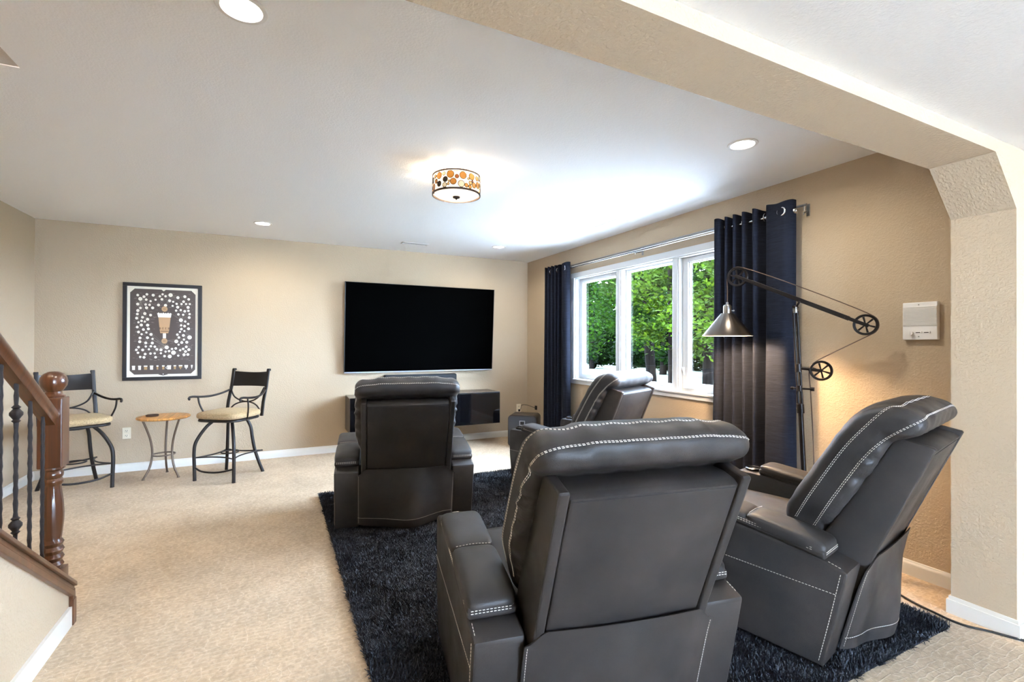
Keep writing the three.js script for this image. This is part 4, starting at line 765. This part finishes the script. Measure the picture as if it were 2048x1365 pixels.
// ------------------------------------------------------------------ lamps in the ceiling
{
  const glow = mat({ color: 0xffffff, emissive: new THREE.Color().setRGB(1, 0.97, 0.92), emissiveIntensity: 6 });
  const spots = [[-0.11, -1.895, 'recessed ceiling lamp nearest the camera at the top left'], [-0.115, -5.235, 'recessed ceiling lamp near the back wall between poster and television'], [2.40, -5.217, 'recessed ceiling lamp in the far corner above the television'], [2.42, -1.887, 'recessed ceiling lamp by the beam above the floor lamp']];
  spots.forEach(([x, z, label]) => {
    const o = thing('recessed_lamp', label, 'ceiling lamp', [x, HC, z], 0, 'recessed ceiling lamps');
    mesh('trim_ring', lathe([[0.062, -0.001], [0.066, -0.006], [0.080, -0.005], [0.083, -0.001], [0.083, 0]], 40), M.plastic, o);
    mesh('lens', lathe([[0, -0.004], [0.05, -0.004], [0.063, -0.001]].reverse(), 40), glow, o);
    const a = new THREE.SpotLight(new THREE.Color().setRGB(...CANCOL), CAN, 0, 1.52, 0.5); a.position.set(x, HC - 0.012, z); a.target.position.set(0, -1, 0); a.target.name = 'lamp_aim'; a.add(a.target); a.castShadow = true; a.shadow.radius = 2.5; a.name = 'recessed_lamp_light'; scene.add(a);
  });

  // drum lamp with pierced circles
  const t = thing('drum_ceiling_lamp', 'round bronze ceiling lamp pierced with amber glass circles', 'ceiling lamp', [1.095, HC, -3.07]);
  const yT = -0.034, yB = -0.155, R = 0.160;
  mesh('canopy', lathe([[0, 0], [0.075, 0], [0.075, -0.018], [0.06, -0.025], [0, -0.025]], 40), M.bronze, t);
  mesh('stem', merge([rod([0, -0.02, 0], [0, yB - 0.02, 0], 0.005), ...[0, 1, 2].map((k) => rod([0, -0.022, 0], [Math.cos(k * 2.094) * R, yT, Math.sin(k * 2.094) * R], 0.003))]), M.bronze, t);
  for (const y of [yT, yB]) mesh('rim', lathe([[R - 0.003, y - 0.006], [R + 0.003, y - 0.006], [R + 0.003, y + 0.006], [R - 0.003, y + 0.006], [R - 0.003, y - 0.006]], 72), M.bronze, t);
  const dm = mat({ color: hex('#fff4e2'), emissive: new THREE.Color().setRGB(1.0, 0.86, 0.66), emissiveIntensity: 0.5, roughness: 0.8 });
  mesh('diffuser', lathe([[0.143, yT - 0.008], [0.147, yT - 0.012], [0.147, yB + 0.006], [0.147, yB], [0.140, yB - 0.004], [0, yB - 0.007]].reverse(), 64), dm, t);
  mesh('finial', lathe([[0, yB - 0.034], [0.004, yB - 0.030], [0.010, yB - 0.022], [0.024, yB - 0.018], [0.025, yB - 0.010], [0.012, yB - 0.006], [0, yB - 0.006]], 24), M.bronze, t);
  const cols = ['#b87a2a', '#c98f3c', '#9c5420', '#c4893a', '#2a1d12', '#caa56a', '#d8c8a6'].map((h) => mat({ color: hex(h), roughness: 0.3, transmission: h === '#3d2b1a' ? 0 : 0.12, thickness: 0 }));
  const placed = [], N = 400, H = yT - yB - 0.012;
  for (let k = 0; k < 1600 && placed.length < 64; k++) {
    const r = k < 250 ? rr(0.017, 0.024) : k < 700 ? rr(0.011, 0.016) : rr(0.006, 0.0095), s = rnd() * 2 * Math.PI * R, y = rr(r, H - r);
    if (placed.some(([s2, y2, r2]) => { let d = Math.abs(s - s2); d = Math.min(d, 2 * Math.PI * R - d); return Math.hypot(d, y - y2) < r + r2 + 0.001; })) continue;
    placed.push([s, y, r]);
    const a = s / R, g = new THREE.Group(); g.name = 'circle'; g.position.set(Math.cos(a) * R, yB + 0.006 + y, Math.sin(a) * R); g.rotation.y = -a + Math.PI / 2; t.add(g);
    const ci = Math.floor(hash(placed.length, 3) * cols.length);
    mesh('ring', new THREE.TorusGeometry(r, 0.0022, 6, 24), M.bronze, g);
    const d = new THREE.CylinderGeometry(r - 0.0008, r - 0.0008, 0.0016, 24); d.rotateX(Math.PI / 2); mesh('glass_disc', d, cols[ci], g);
  }
  const p = new THREE.PointLight(new THREE.Color().setRGB(...DRUMCOL), DRUM); p.position.set(1.095, HC - 0.09, -3.07); p.castShadow = true; p.shadow.radius = 2.5; p.name = 'drum_ceiling_lamp_light'; scene.add(p);

  // air vents
  const vent = (label, x, z, w, d) => {
    const o = thing('ceiling_vent', label, 'vent', [x, HC, z]);
    const f = 0.014, b = 0.006;
    mesh('frame', merge([rbox(-w / 2, w / 2, -b, 0, -d / 2, -d / 2 + f, 0.002), rbox(-w / 2, w / 2, -b, 0, d / 2 - f, d / 2, 0.002), rbox(-w / 2, -w / 2 + f, -b, 0, -d / 2 + f, d / 2 - f, 0.002), rbox(w / 2 - f, w / 2, -b, 0, -d / 2 + f, d / 2 - f, 0.002)]), M.plastic, o);
    mesh('duct', box(-w / 2 + f, w / 2 - f, -0.0015, -0.0005, -d / 2 + f, d / 2 - f), M.slot, o);
    const long = w > d, n = 5;
    for (let k = 0; k < n; k++) { const u = (k + 0.5) / n - 0.5, g = long ? new THREE.BoxGeometry(w - 2 * f, 0.0015, (d - 2 * f) / n * 0.8) : new THREE.BoxGeometry((w - 2 * f) / n * 0.8, 0.0015, d - 2 * f); if (long) g.rotateX(0.22); else g.rotateZ(-0.22); g.translate(long ? 0 : u * (w - 2 * f), -0.0045, long ? u * (d - 2 * f) : 0); mesh('slat', g, M.plastic, o); }
    return o;
  };
  vent('white slatted ceiling vent above the television', 1.455, -5.50, 0.31, 0.11);
  vent('white slatted ceiling vent beside the window wall', 2.905, -3.72, 0.15, 0.33);
}

// ------------------------------------------------------------------ intercom, cord on the floor
{
  const o = thing('wall_intercom', 'white plastic intercom panel with speaker louvres beside the pillar', 'intercom', [XR, 1.429, -1.369]);
  // local frame: x away from the wall is negative, z along the wall
  mesh('housing', rbox(-0.026, 0, -0.104, 0.104, -0.08, 0.08, 0.004), M.plastic, o);
  for (let k = 0; k < 15; k++) { const y = 0.078 - k * 0.0072; mesh('louvre', rbox(-0.0305, -0.025, y - 0.0019, y + 0.0019, -0.077, 0.077, 0.0008), M.plastic, o); }
  mesh('knob', merge([rod([-0.024, -0.068, -0.038], [-0.042, -0.068, -0.038], 0.011, 24), rbox(-0.045, -0.04, -0.078, -0.058, -0.040, -0.036, 0.001)]), M.plastic, o);
  for (const z of [-0.004, 0.034]) { const s = mesh('slider_slot', box(-0.0268, -0.0255, -0.066, -0.062, z - 0.014, z + 0.014), M.slot, o); mesh('slider_tab', rbox(-0.032, -0.026, -0.067, -0.058, z + 0.009, z + 0.015, 0.001), M.plastic, s); }
  for (const y of [0.090, -0.086]) mesh('screw', rod([-0.026, y, -0.004], [-0.0275, y, -0.004], 0.003, 12), M.nickel, o);

  const c = thing('extension_cord', 'black cable trailing over the carpet along the pillar baseboard', 'cord');
  mesh('wire', tube([[2.895, 0.006, -1.62], [2.905, 0.006, -1.48], [2.905, 0.006, -1.36], [2.869, 0.007, -1.25], [2.852, 0.007, -1.163], [2.842, 0.007, -1.099], [2.852, 0.007, -1.04], [2.888, 0.007, -0.985], [2.95, 0.007, -0.86], [3.06, 0.007, -0.76], [3.4, 0.006, -0.62], [3.8, 0.006, -0.6]], 0.0055, 90, 6), M.cord, c);
}

// ------------------------------------------------------------------ outside
{
  const g = struct('ground', 'pale paved ground outside'); g.userData.category = 'ground';
  mesh('lawn', box(XR + 3.0, 60, -0.1, 0.21, -60, 30), mat({ color: hex('#39402a'), roughness: 1 }), g);
  mesh('paving', box(XR + T + 0.001, XR + 3.0, -0.1, 0.2, -20, ZN), M.pavement, g);
  mesh('paving', box(-30, 60, -0.15, -0.121, ZR + T + 0.01, 60), mat({ color: hex('#f0efed'), roughness: 0.95 }), g);
  const leafG = (() => { const b = new THREE.BufferGeometry(); b.setAttribute('position', new THREE.Float32BufferAttribute([0, 0, 0, 0.28, 0.04, 0.45, 0, -0.03, 1, 0, 0, 0, 0, -0.03, 1, -0.28, 0.04, 0.45], 3)); b.computeVertexNormals(); return b; })();
  const lp = leafG.attributes.position, ln = leafG.attributes.normal;
  const leafMat = mat({ vertexColors: true, color: 0xffffff, roughness: 1, transmission: 0.45, thickness: 0, side: THREE.DoubleSide, specularIntensity: 0.05 });
  const foliage = (n, pick, size, tone) => {
    const P = new Float32Array(n * 18), C = new Float32Array(n * 18), Nn = new Float32Array(n * 18), q = new THREE.Quaternion(), e = new THREE.Euler(), v = V();
    for (let k = 0; k < n; k++) {
      const p = pick(), s = size * rr(0.6, 1.35), b = rr(0.6, 1.4), y = rnd() < 0.22 ? 0.5 : 0;
      e.set(rr(-1.1, 1.1), rnd() * 6.28, rr(-1.1, 1.1)); q.setFromEuler(e);
      for (let j = 0; j < 6; j++) { const o = k * 18 + j * 3; v.fromBufferAttribute(lp, j).multiplyScalar(s).applyQuaternion(q); P[o] = p[0] + v.x; P[o + 1] = p[1] + v.y; P[o + 2] = p[2] + v.z; v.fromBufferAttribute(ln, j).applyQuaternion(q); Nn[o] = v.x; Nn[o + 1] = v.y; Nn[o + 2] = v.z; C[o] = tone[0] * b * (1 + 1.1 * y); C[o + 1] = tone[1] * b * (1 + 0.6 * y); C[o + 2] = tone[2] * b; }
    }
    const g2 = new THREE.BufferGeometry(); g2.setAttribute('position', new THREE.BufferAttribute(P, 3)); g2.setAttribute('normal', new THREE.BufferAttribute(Nn, 3)); g2.setAttribute('color', new THREE.BufferAttribute(C, 3)); return g2;
  };
  const gauss = () => (rnd() + rnd() + rnd() - 1.5) / 1.5;
  const tree = (label, x, z, h, rad, n, size, tone, r0, low) => {
    const t = thing('tree', label, 'tree', [x, 0.2, z], 0, 'trees outside the window');
    const lean = rr(-0.15, 0.15), trunkAt = (y) => [lean * y * 0.15 + 0.05 * Math.sin(y * 1.3 + x), y, 0.06 * Math.sin(y * 1.1 + z)];
    mesh('trunk', boxUV(tube([0, 0.6, 1.4, 2.4, 3.6, h * 0.85].map(trunkAt), r0, 24, 10)), M.bark, t);
    const br = [], clumps = [];
    for (let k = 0; k < 16; k++) { const y0 = lerp(low, h * 0.8, k / 16), a = k * 2.4 + x, L = rad * rr(0.5, 0.95), p = trunkAt(y0), e = [p[0] + Math.cos(a) * L, y0 + rr(0.1, 0.5), p[2] + Math.sin(a) * L]; if (k % 2 === 0) br.push(tube([p, [lerp(p[0], e[0], 0.5), y0 + 0.1, lerp(p[2], e[2], 0.5)], e], 0.018, 8, 6)); clumps.push([e, rr(0.28, 0.5)]); clumps.push([[lerp(p[0], e[0], 0.45), y0 + 0.2, lerp(p[2], e[2], 0.45)], rr(0.25, 0.45)]); }
    mesh('branches', boxUV(merge(br)), M.bark, t);
    const f = mesh('foliage', foliage(n, () => { const c = clumps[Math.floor(rnd() * clumps.length)], r = c[1]; return [c[0][0] + gauss() * r * 1.3, c[0][1] + gauss() * r * 1.2, c[0][2] + gauss() * r * 1.3]; }, size, tone), leafMat, t);
    f.userData.kind = 'stuff';
  };
  const G = [0.0062, 0.018, 0.0010], D = [0.0026, 0.0085, 0.0007], Y = [0.0135, 0.027, 0.001];
  const spec = [
    ['leafy green tree with dark trunk seen through the left window pane', 5.6, -8.3, 4.6, 0.95, 5200, 0.085, G, 0.075, 1.0],
    ['slim dark trunked tree at the left edge of the middle pane', 5.5, -6.55, 4.6, 0.8, 4600, 0.085, G, 0.05, 1.1],
    ['thick trunked leafy tree in the centre of the middle pane', 6.2, -6.75, 5.0, 1.0, 5600, 0.085, G, 0.10, 1.2],
    ['light green bushy tree at the right of the middle pane', 5.4, -5.45, 4.4, 0.8, 5200, 0.085, Y, 0.05, 0.8],
    ['dark trunked tree in the right window pane', 5.9, -5.2, 4.8, 0.9, 5400, 0.085, G, 0.09, 1.3],
    ['yellow green leafy tree partly behind the right curtain', 5.2, -4.25, 4.4, 0.8, 4800, 0.085, Y, 0.05, 0.9],
  ];
  ['leftmost dark evergreen of the back row, behind the left pane', 'second dark evergreen from the left in the back row', 'third dark evergreen from the left in the back row', 'third dark evergreen from the right in the back row', 'second dark evergreen from the right in the back row', 'rightmost dark evergreen of the back row, towards the right curtain'].forEach((label, k) => spec.push([label, 8.7, lerp(-13.6, -6.0, k / 5), 5.6, 0.95, 12000, 0.17, D, 0.10, 0.2]));
  const hd = thing('hedge', 'low dense dark hedge along the ground behind the trees', 'hedge', [15.2, 0.2, -14.6]);
  const hf = mesh('foliage', foliage(26000, () => [gauss() * 0.6, rnd() * 2.1 * (1 - 0.25 * rnd()), rr(-8.5, 8.5)], 0.19, D), leafMat, hd); hf.userData.kind = 'stuff';
  mesh('stems', boxUV(merge(Array.from({ length: 18 }, (_, k) => tube([[0, 0, -8.3 + k * 0.97], [0.05, 0.7, -8.25 + k * 0.97], [0, 1.5, -8.3 + k * 0.97]], 0.03, 6, 6)))), M.bark, hd);
  for (const s of spec) tree(s[0], s[1] * 1.4, s[2] * 1.4, s[3] * 1.3, s[4] * 1.3, Math.round(s[5] * 1.5), s[6] * 1.25, s[7], s[8] * 1.25, s[9]);
}

renderer.render(scene, camera);
